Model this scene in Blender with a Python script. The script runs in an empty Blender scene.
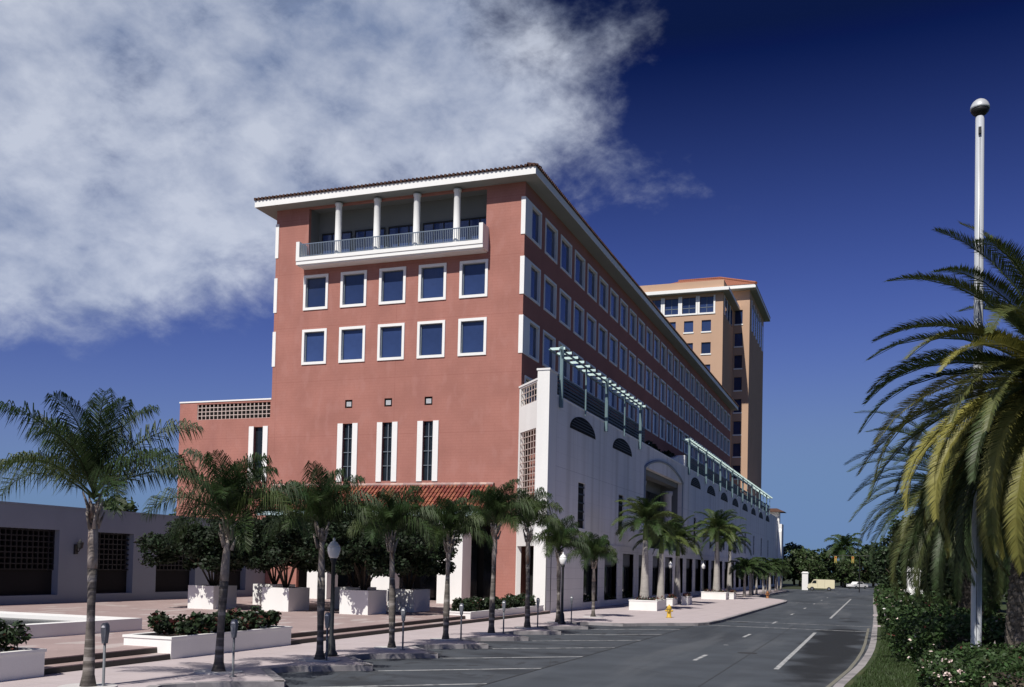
import bpy, math, random
import numpy as np
from mathutils import Matrix, Vector
S = bpy.context.scene
COL = S.collection
R = math.radians
random.seed(7)
rng = np.random.default_rng(7)

# ------------------------------------------------------------------ helpers
class MB:
    """collects vertices and faces of ONE mesh"""
    def __init__(s): s.v = []; s.f = []; s.m = []; s.t = []
    def add(s, vs, fs, mi=0):
        b = len(s.v); s.v += [tuple(p) for p in vs]
        for q in fs: s.f.append(tuple(b + i for i in q)); s.m.append(mi)
        return s
    def quad(s, a, b, c, d, mi=0): return s.add([a, b, c, d], [(0, 1, 2, 3)], mi)
    def box(s, x0, y0, z0, x1, y1, z1, mi=0):
        v = [(x0,y0,z0),(x1,y0,z0),(x1,y1,z0),(x0,y1,z0),(x0,y0,z1),(x1,y0,z1),(x1,y1,z1),(x0,y1,z1)]
        return s.add(v, [(3,2,1,0),(4,5,6,7),(0,1,5,4),(1,2,6,5),(2,3,7,6),(3,0,4,7)], mi)
    def prism(s, pts, z0, z1, mi=0):
        n = len(pts)
        v = [(x, y, z0) for x, y in pts] + [(x, y, z1) for x, y in pts]
        f = [tuple(reversed(range(n))), tuple(range(n, 2*n))] + [(i, (i+1) % n, n+(i+1) % n, n+i) for i in range(n)]
        return s.add(v, f, mi)
    def prism_x(s, pts, x0, x1, mi=0):       # pts are (y, z)
        n = len(pts)
        v = [(x0, y, z) for y, z in pts] + [(x1, y, z) for y, z in pts]
        f = [tuple(reversed(range(n))), tuple(range(n, 2*n))] + [(i, (i+1) % n, n+(i+1) % n, n+i) for i in range(n)]
        return s.add(v, f, mi)
    def prism_y(s, pts, y0, y1, mi=0):       # pts are (x, z)
        n = len(pts)
        v = [(x, y0, z) for x, z in pts] + [(x, y1, z) for x, z in pts]
        f = [tuple(range(n)), tuple(reversed(range(n, 2*n)))] + [((i+1) % n, i, n+i, n+(i+1) % n) for i in range(n)]
        return s.add(v, f, mi)
    def tube(s, pts, rad, n=8, caps=True, mi=0):
        pts = [Vector(p) for p in pts]; rings = []
        for i, p in enumerate(pts):
            t = (pts[min(i+1, len(pts)-1)] - pts[max(i-1, 0)]).normalized()
            a = Vector((1, 0, 0)) if abs(t.x) < .9 else Vector((0, 1, 0))
            u = t.cross(a).normalized(); w = t.cross(u)
            rings.append([p + (u*math.cos(k*2*math.pi/n) + w*math.sin(k*2*math.pi/n))*rad[i] for k in range(n)])
        v = [q for r in rings for q in r]; f = []
        for i in range(len(pts)-1):
            for k in range(n): f.append((i*n+k, i*n+(k+1) % n, (i+1)*n+(k+1) % n, (i+1)*n+k))
        if caps: f += [tuple(reversed(range(n))), tuple((len(pts)-1)*n+k for k in range(n))]
        return s.add(v, f, mi)
    def lathe(s, c, prof, n=16, mi=0):
        cx, cy, cz = c
        return s.tube([(cx, cy, cz+z+1e-5*i) for i, (r, z) in enumerate(prof)], [r for r, z in prof], n, True, mi)
    def wall(s, o, u, inn, u0, u1, z0, z1, holes, depth, mi=0, reveal=None):
        """a wall sheet with real openings; o origin (x,y), u and inn unit (x,y) directions"""
        us = sorted({u0, u1, *[h[0] for h in holes], *[h[1] for h in holes]})
        zs = sorted({z0, z1, *[h[2] for h in holes], *[h[3] for h in holes]})
        P = lambda a, z, d=0: (o[0]+u[0]*a+inn[0]*d, o[1]+u[1]*a+inn[1]*d, z)
        for i in range(len(us)-1):
            j = 0
            while j < len(zs)-1:
                c = (us[i]+us[i+1])/2
                def solid(j):
                    z = (zs[j]+zs[j+1])/2
                    return not any(h[0] < c < h[1] and h[2] < z < h[3] for h in holes)
                if solid(j):
                    k = j
                    while k+1 < len(zs)-1 and solid(k+1): k += 1
                    s.quad(P(us[i], zs[j]), P(us[i+1], zs[j]), P(us[i+1], zs[k+1]), P(us[i], zs[k+1]), mi); j = k+1
                else: j += 1
        r = mi if reveal is None else reveal
        for a, b, c, d in holes:
            D = depth
            s.quad(P(a,c),P(a,c,D),P(a,d,D),P(a,d),r); s.quad(P(b,c,D),P(b,c),P(b,d),P(b,d,D),r)
            s.quad(P(a,d),P(a,d,D),P(b,d,D),P(b,d),r); s.quad(P(a,c,D),P(a,c),P(b,c),P(b,c,D),r)
        return s

WL = {}
def thing(name, label, cat, loc=(0,0,0), group=None):
    o = bpy.data.objects.new(name, None); COL.objects.link(o)
    o.location = loc; o.empty_display_size = .2
    o['label'] = label; o['category'] = cat
    if group: o['group'] = group
    WL[o.name] = Vector(loc); return o
def mesh(name, mb, mats, loc=(0,0,0), smooth=False):
    me = bpy.data.meshes.new(name)
    me.from_pydata([(x-loc[0], y-loc[1], z-loc[2]) for x, y, z in mb.v], [], mb.f)
    for m in (mats if isinstance(mats, (list, tuple)) else [mats]): me.materials.append(m)
    if any(mb.m): me.polygons.foreach_set('material_index', mb.m)
    if smooth: me.polygons.foreach_set('use_smooth', [True]*len(mb.f))
    me.update(); return me
def part(name, mb, mats, parent, loc=None, smooth=False, label=None):
    """mb is in world metres; loc = the part's own origin in the world"""
    pw = WL[parent.name]; loc = Vector(loc) if loc is not None else pw
    o = bpy.data.objects.new(name, mesh(name, mb, mats, loc, smooth)); COL.objects.link(o)
    o.parent = parent; o.location = loc - pw; WL[o.name] = loc
    if label: o['label'] = label
    return o
def solo(name, mb, mats, label, cat, loc=(0,0,0), group=None, smooth=False):
    o = bpy.data.objects.new(name, mesh(name, mb, mats, loc, smooth)); COL.objects.link(o)
    o.location = loc; o['label'] = label; o['category'] = cat
    if group: o['group'] = group
    WL[o.name] = Vector(loc); return o
def struct(name, mb, mats, kind='structure', smooth=False):
    o = bpy.data.objects.new(name, mesh(name, mb, mats, (0,0,0), smooth)); COL.objects.link(o)
    o['kind'] = kind; WL[o.name] = Vector((0,0,0)); return o
def copy_tree(o, parent=None):
    c = o.copy(); COL.objects.link(c); c.parent = parent
    for ch in [q for q in o.children if q != c]: copy_tree(ch, c)
    return c
def dup(o, loc, label, rotz=0, scale=1):
    c = copy_tree(o); c.location = loc; c.rotation_euler = (0, 0, rotz); c.scale = (scale,)*3
    c['label'] = label; WL[c.name] = Vector(loc); return c
ORD = ['nearest','second','third','fourth','fifth','sixth','seventh','eighth','ninth','tenth','eleventh','twelfth','thirteenth','fourteenth','fifteenth','sixteenth','seventeenth','eighteenth']

# ------------------------------------------------------------------ materials
def nodes(m):
    m.use_nodes = True; n = m.node_tree; return n, n.nodes, n.links
def bsdf(m): return m.node_tree.nodes['Principled BSDF']
def mat(name, col, rough=.85, var=.12, scale=1.5, fine=18, bump=.0, spec=.3, metal=0, detail=6, island=0):
    m = bpy.data.materials.new(name); t, N, L = nodes(m); b = bsdf(m)
    b.inputs['Roughness'].default_value = rough; b.inputs['Metallic'].default_value = metal
    b.inputs['Specular IOR Level'].default_value = spec
    tc = N.new('ShaderNodeTexCoord')
    n1 = N.new('ShaderNodeTexNoise'); n1.inputs['Scale'].default_value = scale; n1.inputs['Detail'].default_value = detail
    n2 = N.new('ShaderNodeTexNoise'); n2.inputs['Scale'].default_value = fine; n2.inputs['Detail'].default_value = 3
    L.new(tc.outputs['Object'], n1.inputs['Vector']); L.new(tc.outputs['Object'], n2.inputs['Vector'])
    ad = N.new('ShaderNodeMath'); ad.operation = 'MULTIPLY_ADD'; ad.inputs[1].default_value = .6
    L.new(n1.outputs['Fac'], ad.inputs[0])
    a2 = N.new('ShaderNodeMath'); a2.operation = 'MULTIPLY'; a2.inputs[1].default_value = .4
    L.new(n2.outputs['Fac'], a2.inputs[0]); L.new(a2.outputs[0], ad.inputs[2])
    r = N.new('ShaderNodeValToRGB'); r.color_ramp.elements[0].position = .3; r.color_ramp.elements[1].position = .7
    r.color_ramp.elements[0].color = (*[max(0, c*(1-var)) for c in col], 1)
    r.color_ramp.elements[1].color = (*[min(1, c*(1+var)) for c in col], 1)
    L.new(ad.outputs[0], r.inputs['Fac']); out = r.outputs['Color']
    if island:
        g = N.new('ShaderNodeNewGeometry'); h = N.new('ShaderNodeHueSaturation')
        mr = N.new('ShaderNodeMapRange'); mr.inputs['To Min'].default_value = 1-island; mr.inputs['To Max'].default_value = 1+island
        L.new(g.outputs['Random Per Island'], mr.inputs['Value']); L.new(mr.outputs[0], h.inputs['Value'])
        mh = N.new('ShaderNodeMapRange'); mh.inputs['To Min'].default_value = .485; mh.inputs['To Max'].default_value = .515
        L.new(g.outputs['Random Per Island'], mh.inputs['Value']); L.new(mh.outputs[0], h.inputs['Hue'])
        L.new(out, h.inputs['Color']); out = h.outputs['Color']
    L.new(out, b.inputs['Base Color'])
    if bump:
        bp = N.new('ShaderNodeBump'); bp.inputs['Strength'].default_value = bump; bp.inputs['Distance'].default_value = .03
        L.new(n2.outputs['Fac'], bp.inputs['Height']); L.new(bp.outputs['Normal'], b.inputs['Normal'])
    return m
def overlay(m, tex_fn, dark, amt):
    """multiply an extra pattern into the base colour"""
    t, N, L = nodes(m); b = bsdf(m); src = b.inputs['Base Color'].links[0].from_socket
    fac = tex_fn(N, L)
    mx = N.new('ShaderNodeMix'); mx.data_type = 'RGBA'; mx.blend_type = 'MIX'
    ml = N.new('ShaderNodeMath'); ml.operation = 'MULTIPLY'; ml.inputs[1].default_value = amt
    L.new(fac, ml.inputs[0]); L.new(ml.outputs[0], mx.inputs['Factor'])
    L.new(src, mx.inputs['A']); mx.inputs['B'].default_value = (*dark, 1)
    L.new(mx.outputs['Result'], b.inputs['Base Color']); return m
def joints(axes, w, h, mortar=.012, offset=.5):
    def fn(N, L):
        tc = N.new('ShaderNodeTexCoord'); sp = N.new('ShaderNodeSeparateXYZ'); cb = N.new('ShaderNodeCombineXYZ')
        L.new(tc.outputs['Object'], sp.inputs[0])
        L.new(sp.outputs[axes[0]], cb.inputs[0]); L.new(sp.outputs[axes[1]], cb.inputs[1])
        br = N.new('ShaderNodeTexBrick'); br.inputs['Scale'].default_value = 1; br.offset = offset
        br.inputs['Brick Width'].default_value = w; br.inputs['Row Height'].default_value = h
        br.inputs['Mortar Size'].default_value = mortar; br.inputs['Mortar Smooth'].default_value = .2
        L.new(cb.outputs[0], br.inputs['Vector']); return br.outputs['Fac']
    return fn
def blotch(scale, lo, hi, stretch=(1,1,1), detail=5, offset=0.):
    def fn(N, L):
        tc = N.new('ShaderNodeTexCoord'); mp = N.new('ShaderNodeMapping'); mp.inputs['Scale'].default_value = stretch
        mp.inputs['Location'].default_value = (offset, offset*.7, 0)
        L.new(tc.outputs['Object'], mp.inputs['Vector'])
        n = N.new('ShaderNodeTexNoise'); n.inputs['Scale'].default_value = scale; n.inputs['Detail'].default_value = detail
        L.new(mp.outputs[0], n.inputs['Vector'])
        r = N.new('ShaderNodeMapRange'); r.interpolation_type = 'SMOOTHSTEP'
        r.inputs['From Min'].default_value = lo; r.inputs['From Max'].default_value = hi
        L.new(n.outputs['Fac'], r.inputs['Value']); return r.outputs[0]
    return fn
def cracks(scale, width):
    def fn(N, L):
        tc = N.new('ShaderNodeTexCoord'); n = N.new('ShaderNodeTexNoise'); n.inputs['Scale'].default_value = .6
        L.new(tc.outputs['Object'], n.inputs['Vector'])
        mx = N.new('ShaderNodeMix'); mx.data_type = 'VECTOR'; mx.inputs['Factor'].default_value = .25
        L.new(tc.outputs['Object'], mx.inputs[4]); L.new(n.outputs['Color'], mx.inputs[5])
        v = N.new('ShaderNodeTexVoronoi'); v.feature = 'DISTANCE_TO_EDGE'; v.inputs['Scale'].default_value = scale
        L.new(mx.outputs[1], v.inputs['Vector'])
        r = N.new('ShaderNodeMapRange'); r.inputs['From Min'].default_value = 0; r.inputs['From Max'].default_value = width
        r.inputs['To Min'].default_value = 1; r.inputs['To Max'].default_value = 0
        L.new(v.outputs['Distance'], r.inputs['Value']); return r.outputs[0]
    return fn
def leaf(name, col, var=.35, trans=.25, scale=.8, rough=.55, tint=None):
    m = mat(name, col, rough, var, scale, 6, spec=.35, island=.45); t, N, L = nodes(m); b = bsdf(m)
    src = b.inputs['Base Color'].links[0].from_socket
    if tint:
        at = N.new('ShaderNodeAttribute'); at.attribute_name = 'tint'
        mx = N.new('ShaderNodeMix'); mx.data_type = 'RGBA'; L.new(at.outputs['Fac'], mx.inputs['Factor'])
        L.new(src, mx.inputs['A']); mx.inputs['B'].default_value = (*tint, 1); src = mx.outputs['Result']
        L.new(src, b.inputs['Base Color'])
    tr = N.new('ShaderNodeBsdfTranslucent'); L.new(src, tr.inputs['Color'])
    ms = N.new('ShaderNodeMixShader'); ms.inputs[0].default_value = trans
    L.new(b.outputs[0], ms.inputs[1]); L.new(tr.outputs[0], ms.inputs[2])
    L.new(ms.outputs[0], N['Material Output'].inputs['Surface']); return m

M = {}
M['red'] = overlay(overlay(mat('red_stucco', (.375,.172,.140), .92, .16, .5, 34, .25, spec=.1), blotch(.5, .50, .78, (1,1,.16)), (.31,.142,.122), .5), joints('XZ', 9.75, 4.0, .02, 0), (.25,.095,.08), .4)
overlay(M['red'], joints('XZ', .8, .2, .015), (.27,.11,.092), .28); overlay(M['red'], blotch(1.6, .5, .7, (1,1,.5)), (.43,.22,.19), .35)
M['redside'] = mat('red_stucco_side', (.375,.172,.140), .92, .14, .35, 30, .15, spec=.1)
M['white'] = overlay(mat('white_stucco', (.81,.80,.78), .88, .05, .4, 25, .12, spec=.15), blotch(.35, .5, .8, (1,1,.15)), (.60,.58,.55), .35)
M['block'] = overlay(overlay(mat('white_block_wall', (.72,.71,.70), .88, .06, .4, 25, .12, spec=.15), joints('YZ', 2.9, .72, .014), (.36,.36,.37), .6), blotch(.3, .5, .8, (1,1,.12)), (.55,.53,.51), .4)
M['trim'] = mat('white_paint', (.82,.82,.80), .6, .03, 1, 20)
M['wall2'] = overlay(mat('upper_white_wall', (.80,.79,.78), .9, .05, .3, 25, .12, spec=.15), joints('YZ', 11.54, 4.75, .02, 0), (.40,.40,.42), .5)
overlay(M['wall2'], blotch(.3, .46, .75, (1,2.2,.08)), (.50,.48,.45), .55); overlay(M['wall2'], joints('YZ', 1.9, .95, .012), (.42,.42,.43), .3)
M['grey'] = overlay(mat('grey_stucco', (.25,.29,.34), .9, .07, .5, 22, .12, spec=.15), blotch(.4, .5, .8, (1,1,.15)), (.20,.22,.25), .4)
M['tan'] = mat('tan_stucco', (.50,.335,.235), .9, .07, .2, 20, .1, spec=.1)
M['soffit'] = mat('soffit_paint', (.27,.29,.28), .8, .06, .6, 12)
M['loggia'] = mat('recess_shade_grey', (.17,.18,.18), .85, .06, .6, 12)  # dark grey puts recess shade into the loggia and portal walls
M['latt'] = mat('tan_lattice_blocks', (.50,.41,.37), .85, .1, 2, 12)
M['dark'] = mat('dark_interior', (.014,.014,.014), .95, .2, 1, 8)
M['glass'] = mat('tinted_glass', (.024,.042,.115), .04, .12, .6, 3, spec=.6)
def vary(m, lo, hi):
    t, N, L = nodes(m); b = bsdf(m); src = b.inputs['Base Color'].links[0].from_socket; oi = N.new('ShaderNodeObjectInfo'); h = N.new('ShaderNodeHueSaturation'); mr = N.new('ShaderNodeMapRange')
    mr.inputs['To Min'].default_value = lo; mr.inputs['To Max'].default_value = hi; L.new(oi.outputs['Random'], mr.inputs['Value']); L.new(mr.outputs[0], h.inputs['Value']); L.new(src, h.inputs['Color']); L.new(h.outputs['Color'], b.inputs['Base Color'])
    n = N.new('ShaderNodeTexNoise'); n.inputs['Scale'].default_value = .9; tc = N.new('ShaderNodeTexCoord'); L.new(tc.outputs['Object'], n.inputs['Vector']); bp = N.new('ShaderNodeBump'); bp.inputs['Strength'].default_value = .12; bp.inputs['Distance'].default_value = .05; L.new(n.outputs['Fac'], bp.inputs['Height']); L.new(bp.outputs['Normal'], b.inputs['Normal'])
vary(M['glass'], .55, 1.6)
M['glass2'] = mat('storefront_glass', (.012,.016,.02), .06, .3, .8, 3, spec=.5)
M['bronze'] = mat('dark_metal', (.022,.022,.024), .5, .2, 3, 20, metal=.2)
M['black'] = mat('black_paint', (.018,.02,.022), .45, .2, 3, 20, spec=.5)
M['rail'] = mat('grey_rail_metal', (.16,.19,.22), .5, .1, 3, 20)
M['darkroof'] = mat('dark_tiles', (.085,.045,.035), .9, .3, 2, 14, .2, island=.3)  # dark brown tiles for the red block's roof and the pavilion cap
M['railpale'] = mat('pale_rail_metal', (.15,.19,.25), .45, .08, 3, 20)
M['transom'] = mat('grey_transom_panel', (.16,.17,.18), .7, .15, 2, 12)
M['tile'] = mat('clay_roof_tiles', (.25,.082,.055), .85, .3, 2.2, 14, .2, island=.3)
M['ridge'] = mat('pale_ridge_tiles', (.42,.29,.26), .85, .25, 3, 14, .1, island=.25)
M['tilefar'] = overlay(mat('clay_tiles_far', (.32,.125,.075), .85, .2, .5, 8), joints('XY', .4, 3, .06), (.18,.06,.04), .6)
M['aqua'] = mat('aqua_green_paint', (.60,.77,.73), .55, .08, 1, 12)
M['aquashade'] = mat('aqua_post_shade', (.13,.20,.22), .5, .1, 1, 12)  # shade painted in: darker copy of the slat aqua for posts and beams
M['aquadark'] = mat('faded_aqua_fascia', (.40,.52,.54), .6, .1, 1, 12)
M['asphalt'] = overlay(mat('asphalt_road', (.066,.075,.089), .9, .26, .55, 60, .25, spec=.25), blotch(.16, .50, .66, (1,.32,1)), (.038,.043,.052), .75)
overlay(M['asphalt'], blotch(.25, .50, .64, (2.2,.20,1), 6, 9.1), (.105,.113,.126), .6)
overlay(M['asphalt'], cracks(.16, .006), (.05,.052,.058), .35)
def lane_blotch(N, L):       # long dark blotch with a noisy edge along the kerb lane
    tc = N.new('ShaderNodeTexCoord'); n = N.new('ShaderNodeTexNoise'); n.inputs['Scale'].default_value = .35; n.inputs['Detail'].default_value = 6; L.new(tc.outputs['Object'], n.inputs['Vector'])
    mp = N.new('ShaderNodeMapping'); mp.inputs['Location'].default_value = (1.75/1.35, -46/19, 0); mp.inputs['Scale'].default_value = (1/1.35, 1/19, 0); L.new(tc.outputs['Object'], mp.inputs['Vector'])
    ln = N.new('ShaderNodeVectorMath'); ln.operation = 'LENGTH'; L.new(mp.outputs[0], ln.inputs[0])
    ad = N.new('ShaderNodeMath'); ad.operation = 'MULTIPLY_ADD'; ad.inputs[1].default_value = 2.2; L.new(n.outputs['Fac'], ad.inputs[0]); L.new(ln.outputs['Value'], ad.inputs[2])
    r = N.new('ShaderNodeMapRange'); r.interpolation_type = 'SMOOTHSTEP'; r.inputs['From Min'].default_value = 1.65; r.inputs['From Max'].default_value = 2.25; r.inputs['To Min'].default_value = 1; r.inputs['To Max'].default_value = 0; L.new(ad.outputs[0], r.inputs['Value']); return r.outputs[0]
overlay(M['asphalt'], lane_blotch, (.019,.021,.025), .95)
M['bay'] = overlay(overlay(mat('asphalt_parking', (.068,.076,.089), .92, .32, .8, 60, .25, spec=.2), blotch(.5, .50, .64, (.6,1.2,1)), (.038,.042,.05), .8), cracks(.35, .01), (.05,.05,.05), .5)
M['patch'] = mat('dark_asphalt_patch', (.030,.031,.036), .75, .25, .9, 40, .2, spec=.3)
M['pave'] = overlay(overlay(mat('pink_pavers', (.49,.425,.43), .9, .10, .8, 30, .15), joints('XY', 1.5, 1.5, .018, 0), (.30,.25,.245), .5), blotch(.7, .52, .72), (.48,.41,.40), .5)
M['plaza'] = overlay(overlay(mat('plaza_brick', (.365,.275,.262), .9, .14, .6, 30, .15), joints('XY', .6, .3, .02), (.26,.20,.19), .5), blotch(.5, .56, .62, (2.5,1,1)), (.50,.45,.43), .6)
M['conc'] = overlay(mat('kerb_concrete', (.31,.29,.295), .9, .15, 1.2, 30, .2), blotch(1.1, .50, .60), (.17,.16,.17), .6)
M['riser'] = mat('dark_riser_face', (.075,.07,.06), .8, .2, 2, 20)
M['ring'] = mat('pale_concrete', (.55,.53,.52), .9, .12, 3, 30, .2)
M['line'] = overlay(mat('worn_road_paint', (.42,.425,.43), .8, .15, 3, 30), blotch(3.0, .46, .62), (.13,.135,.14), .8)
M['yellow'] = overlay(mat('faded_yellow_paint', (.185,.178,.145), .8, .1, 3, 30), blotch(2.0, .48, .62), (.20,.19,.17), .75)
M['tar'] = mat('tar_seam', (.045,.046,.05), .8, .2, 3, 30)
M['ground'] = mat('dry_ground', (.045,.055,.03), .95, .3, .2, 4)
M['grass'] = overlay(mat('lawn', (.038,.056,.021), .95, .35, 1.3, 25, .4), blotch(1.0, .5, .7), (.10,.10,.045), .5)
M['blade'] = leaf('grass_blades', (.046,.073,.023), .3, .2)
M['bark'] = overlay(overlay(mat('palm_trunk', (.125,.110,.098), .95, .4, 1.6, 10, .5), blotch(2.3, .50, .60, (.15,.15,2.4)), (.34,.31,.29), .7), blotch(3.2, .55, .62, (.1,.1,2.2), 3, 4.), (.05,.045,.04), .6)
M['barkup'] = overlay(overlay(mat('bare_upper_trunk', (.33,.285,.255), .95, .3, 2.5, 14, .4), blotch(3., .48, .6, (1.6,1.6,.5)), (.12,.10,.085), .8), blotch(5., .55, .65, (1.6,1.6,.4), 3, 2.), (.20,.10,.06), .5)
M['barkpale'] = overlay(mat('royal_palm_trunk', (.37,.345,.32), .9, .15, 1.5, 12, .2), blotch(2.0, .5, .66, (.3,.3,2.5)), (.23,.215,.20), .5)
M['barkdate'] = overlay(mat('date_palm_trunk', (.085,.072,.060), .95, .4, 2.5, 9, .7), blotch(3.5, .5, .6, (1,1,2.2)), (.21,.18,.155), .7)
M['wood'] = mat('tree_bark', (.07,.055,.042), .95, .3, 3, 12, .4)
M['shaft'] = mat('green_crownshaft', (.11,.155,.05), .6, .2, 1, 8)
M['queen'] = leaf('queen_palm_leaf', (.027,.053,.016), .4, .28, 1.2, tint=(.115,.14,.032))
M['royal'] = leaf('royal_palm_leaf', (.036,.066,.020), .4, .25, 1.2, tint=(.14,.17,.045))
M['date'] = leaf('date_palm_leaf', (.036,.058,.021), .3, .15, .9, .5, tint=(.33,.30,.075))
M['ficus'] = leaf('glossy_tree_leaf', (.012,.024,.008), .4, .08, 1.5, .65)
M['hedge'] = leaf('hedge_leaf', (.040,.072,.022), .4, .2, .7)
M['shrub'] = leaf('planter_shrub_leaf', (.022,.038,.015), .4, .12, 2)
M['redleaf'] = leaf('reddish_leaf', (.12,.035,.03), .4, .15, 2)
M['far'] = leaf('far_tree_leaf', (.028,.048,.020), .4, .1, .3)
M['far2'] = leaf('far_tree_leaf_light', (.042,.066,.022), .4, .1, .3)
M['flower'] = mat('pale_pink_petals', (.72,.58,.54), .7, .2, 5, 20, island=.2)
M['whiteflower'] = mat('white_petals', (.72,.72,.68), .7, .15, 5, 20, island=.2)
M['water'] = mat('dark_pool_water', (.008,.011,.010), .25, .2, 1, 6, spec=.12)
M['metergrey'] = mat('meter_grey_metal', (.20,.21,.23), .45, .15, 8, 30, metal=.5)
M['lampglass'] = mat('white_lantern_glass', (.88,.88,.87), .25, .04, 6, 20)
M['steel'] = mat('white_painted_steel', (.47,.49,.52), .3, .04, 2, 20, spec=.6)
M['ballmetal'] = mat('weathered_silver_ball', (.50,.51,.52), .4, .2, 5, 20, metal=.15)
M['hydrant'] = mat('hydrant_yellow', (.55,.36,.05), .5, .15, 8, 30)
M['hydrantred'] = mat('hydrant_orange', (.30,.13,.05), .5, .15, 8, 30)
M['cream'] = mat('cream_car_paint', (.72,.66,.46), .3, .04, 2, 10, spec=.5)
M['carwhite'] = mat('white_car_paint', (.75,.75,.75), .25, .03, 2, 10, spec=.5)
M['rubber'] = mat('tyre_rubber', (.02,.02,.02), .8, .1, 8, 20)
M['chrome'] = mat('chrome', (.6,.6,.62), .2, .05, 5, 10, metal=.9)
M['signal'] = mat('signal_yellow', (.36,.27,.07), .5, .1, 5, 20)
M['soil'] = mat('planter_soil', (.05,.035,.025), .95, .3, 5, 20)
M['lamp_red'] = mat('red_lens', (.4,.02,.02), .3, .1, 5, 5)
M['headlight'] = mat('headlight_lens', (.6,.6,.6), .15, .1, 5, 5)

# ------------------------------------------------------------------ ground, road, pavement
b = MB(); b.quad((-700,-200,-.06),(700,-200,-.06),(700,1500,-.06),(-700,1500,-.06)); struct('terrain', b, M['ground'])
b = MB(); b.quad((-9.5,-30,0),(-.05,-30,0),(-.05,164,0),(-9.5,164,0))
b.quad((-90,164,0),(60,164,0),(60,186,0),(-90,186,0)); b.quad((-9,186,0),(1,186,0),(1,330,0),(-9,330,0))
b.quad((-16,106,0),(-9.5,106,0),(-9.5,164,0),(-16,164,0)); struct('road', b, M['asphalt'])
b = MB(); b.quad((-16.6,-30,.0),(-9.5,-30,.0),(-9.5,58,.0),(-16.6,58,.0)); struct('parking_bays', b, M['bay'])
# saw-tooth pavement with angled parking
edge = []
Y0 = 24.25-4.52*6; k = 0
while Y0 + 4.52*k < 50:
    y = Y0+4.52*k
    edge += [(-15.15, y-.05), (-13.85, y+1.05), (-13.55, y+1.25), (-13.62, y+1.42), (-15.45, y+3.5), (-15.55, y+3.75), (-15.4, y+4.1)]
    k += 1
edge += [(-14.6,51.9),(-12.7,51.8),(-11.6,53.3),(-10.4,54.5),(-9.3,55.4),(-8.9,56.6),(-8.7,60),(-8.6,80),(-8.5,102),(-8.7,106),(-9.6,110),(-11.2,113),(-12.6,116),(-13.2,121),(-13.2,163)]
def strip(mb, pts, xin, z0, z1):
    for (x0,y0),(x1,y1) in zip(pts, pts[1:]):
        mb.quad((xin,y0,z1),(x0,y0,z1),(x1,y1,z1),(xin,y1,z1)) if y1 > y0 else None
b = MB()
edge_m = [e for i, e in enumerate(edge) if i == 0 or e[1] > edge[i-1][1]-1]
mono = []
for e in edge:
    mono.append(e if not mono or e[1] > mono[-1][1] else (e[0], mono[-1][1]+.01))
edge = mono
strip(b, edge, -19.3, 0, .15); struct('sidewalk', b, M['pave'])
# kerb: real step, 0.28 m wide
b = MB()
for (x0,y0),(x1,y1) in zip(edge, edge[1:]):
    d = Vector((x1-x0, y1-y0)); n = Vector((-d.y, d.x)).normalized()*.26
    if d.length < .02: continue
    b.quad((x0,y0,-.03),(x1,y1,-.03),(x1,y1,.154),(x0,y0,.154))
    b.quad((x0,y0,.154),(x1,y1,.154),(x1+n.x,y1+n.y,.154),(x0+n.x,y0+n.y,.154))
struct('kerb', b, M['conc'])
b = MB(); b.quad((-19.3,58,.148),(-19.3,163,.148),(-19.9,163,.148),(-19.9,58,.148)); struct('building_apron', b, M['pave'])
# plaza, two steps up
b = MB(); b.box(-19.8,-30,-.05,-19.3,59.7,.32); b.box(-80,-30,-.05,-19.78,66,.49)
struct('plaza', b, M['plaza'])
b = MB(); b.box(-19.31,-29.9,.0,-19.294,59.6,.29); b.box(-19.79,-29.9,.31,-19.774,59.6,.46); struct('step_riser', b, M['riser'])  # thin dark sheets just proud of both step faces
# right verge
vk = [(-1.25,-30),(-1.2,24),(-1.05,28),(-.86,30.6),(-.62,34),(-.45,38),(-.34,42),(-.28,47),(-.25,60),(-.25,76),(-.45,110),(-.6,163)]
b = MB()
for (x0,y0),(x1,y1) in zip(vk, vk[1:]):
    b.quad((x0,y0,-.02),(x0,y0,.13),(x1,y1,.13),(x1,y1,-.02)); b.quad((x0,y0,.13),(x0+.26,y0,.135),(x1+.26,y1,.135),(x1,y1,.13))
struct('verge_kerb', b, M['conc'])
b = MB()
for (x0,y0),(x1,y1) in zip(vk, vk[1:]): b.quad((x0+.25,y0,.128),(40,y0,.128),(40,y1,.128),(x1+.25,y1,.128))
struct('grass_verge', b, M['grass'])
b = MB(); b.box(-.3,75.4,.10,3.0,77.2,.142); b.box(-.2,59.8,.1,.9,61.2,.142); struct('verge_path', b, M['pave'])
overlay(M['bay'], blotch(1.1, .58, .68, (1.2,.8,1), 4, 3.3), (.035,.037,.042), .8)
b = MB()
for cx, cy, r_ in ((-4.6,38.5,.36),(-7.6,61,.34),(-2.1,72,.36)): b.prism([(cx+r_*math.cos(k*math.pi/10), cy+r_*math.sin(k*math.pi/10)) for k in range(20)], .001, .009)
struct('manhole_cover', b, M['tar'])
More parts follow.
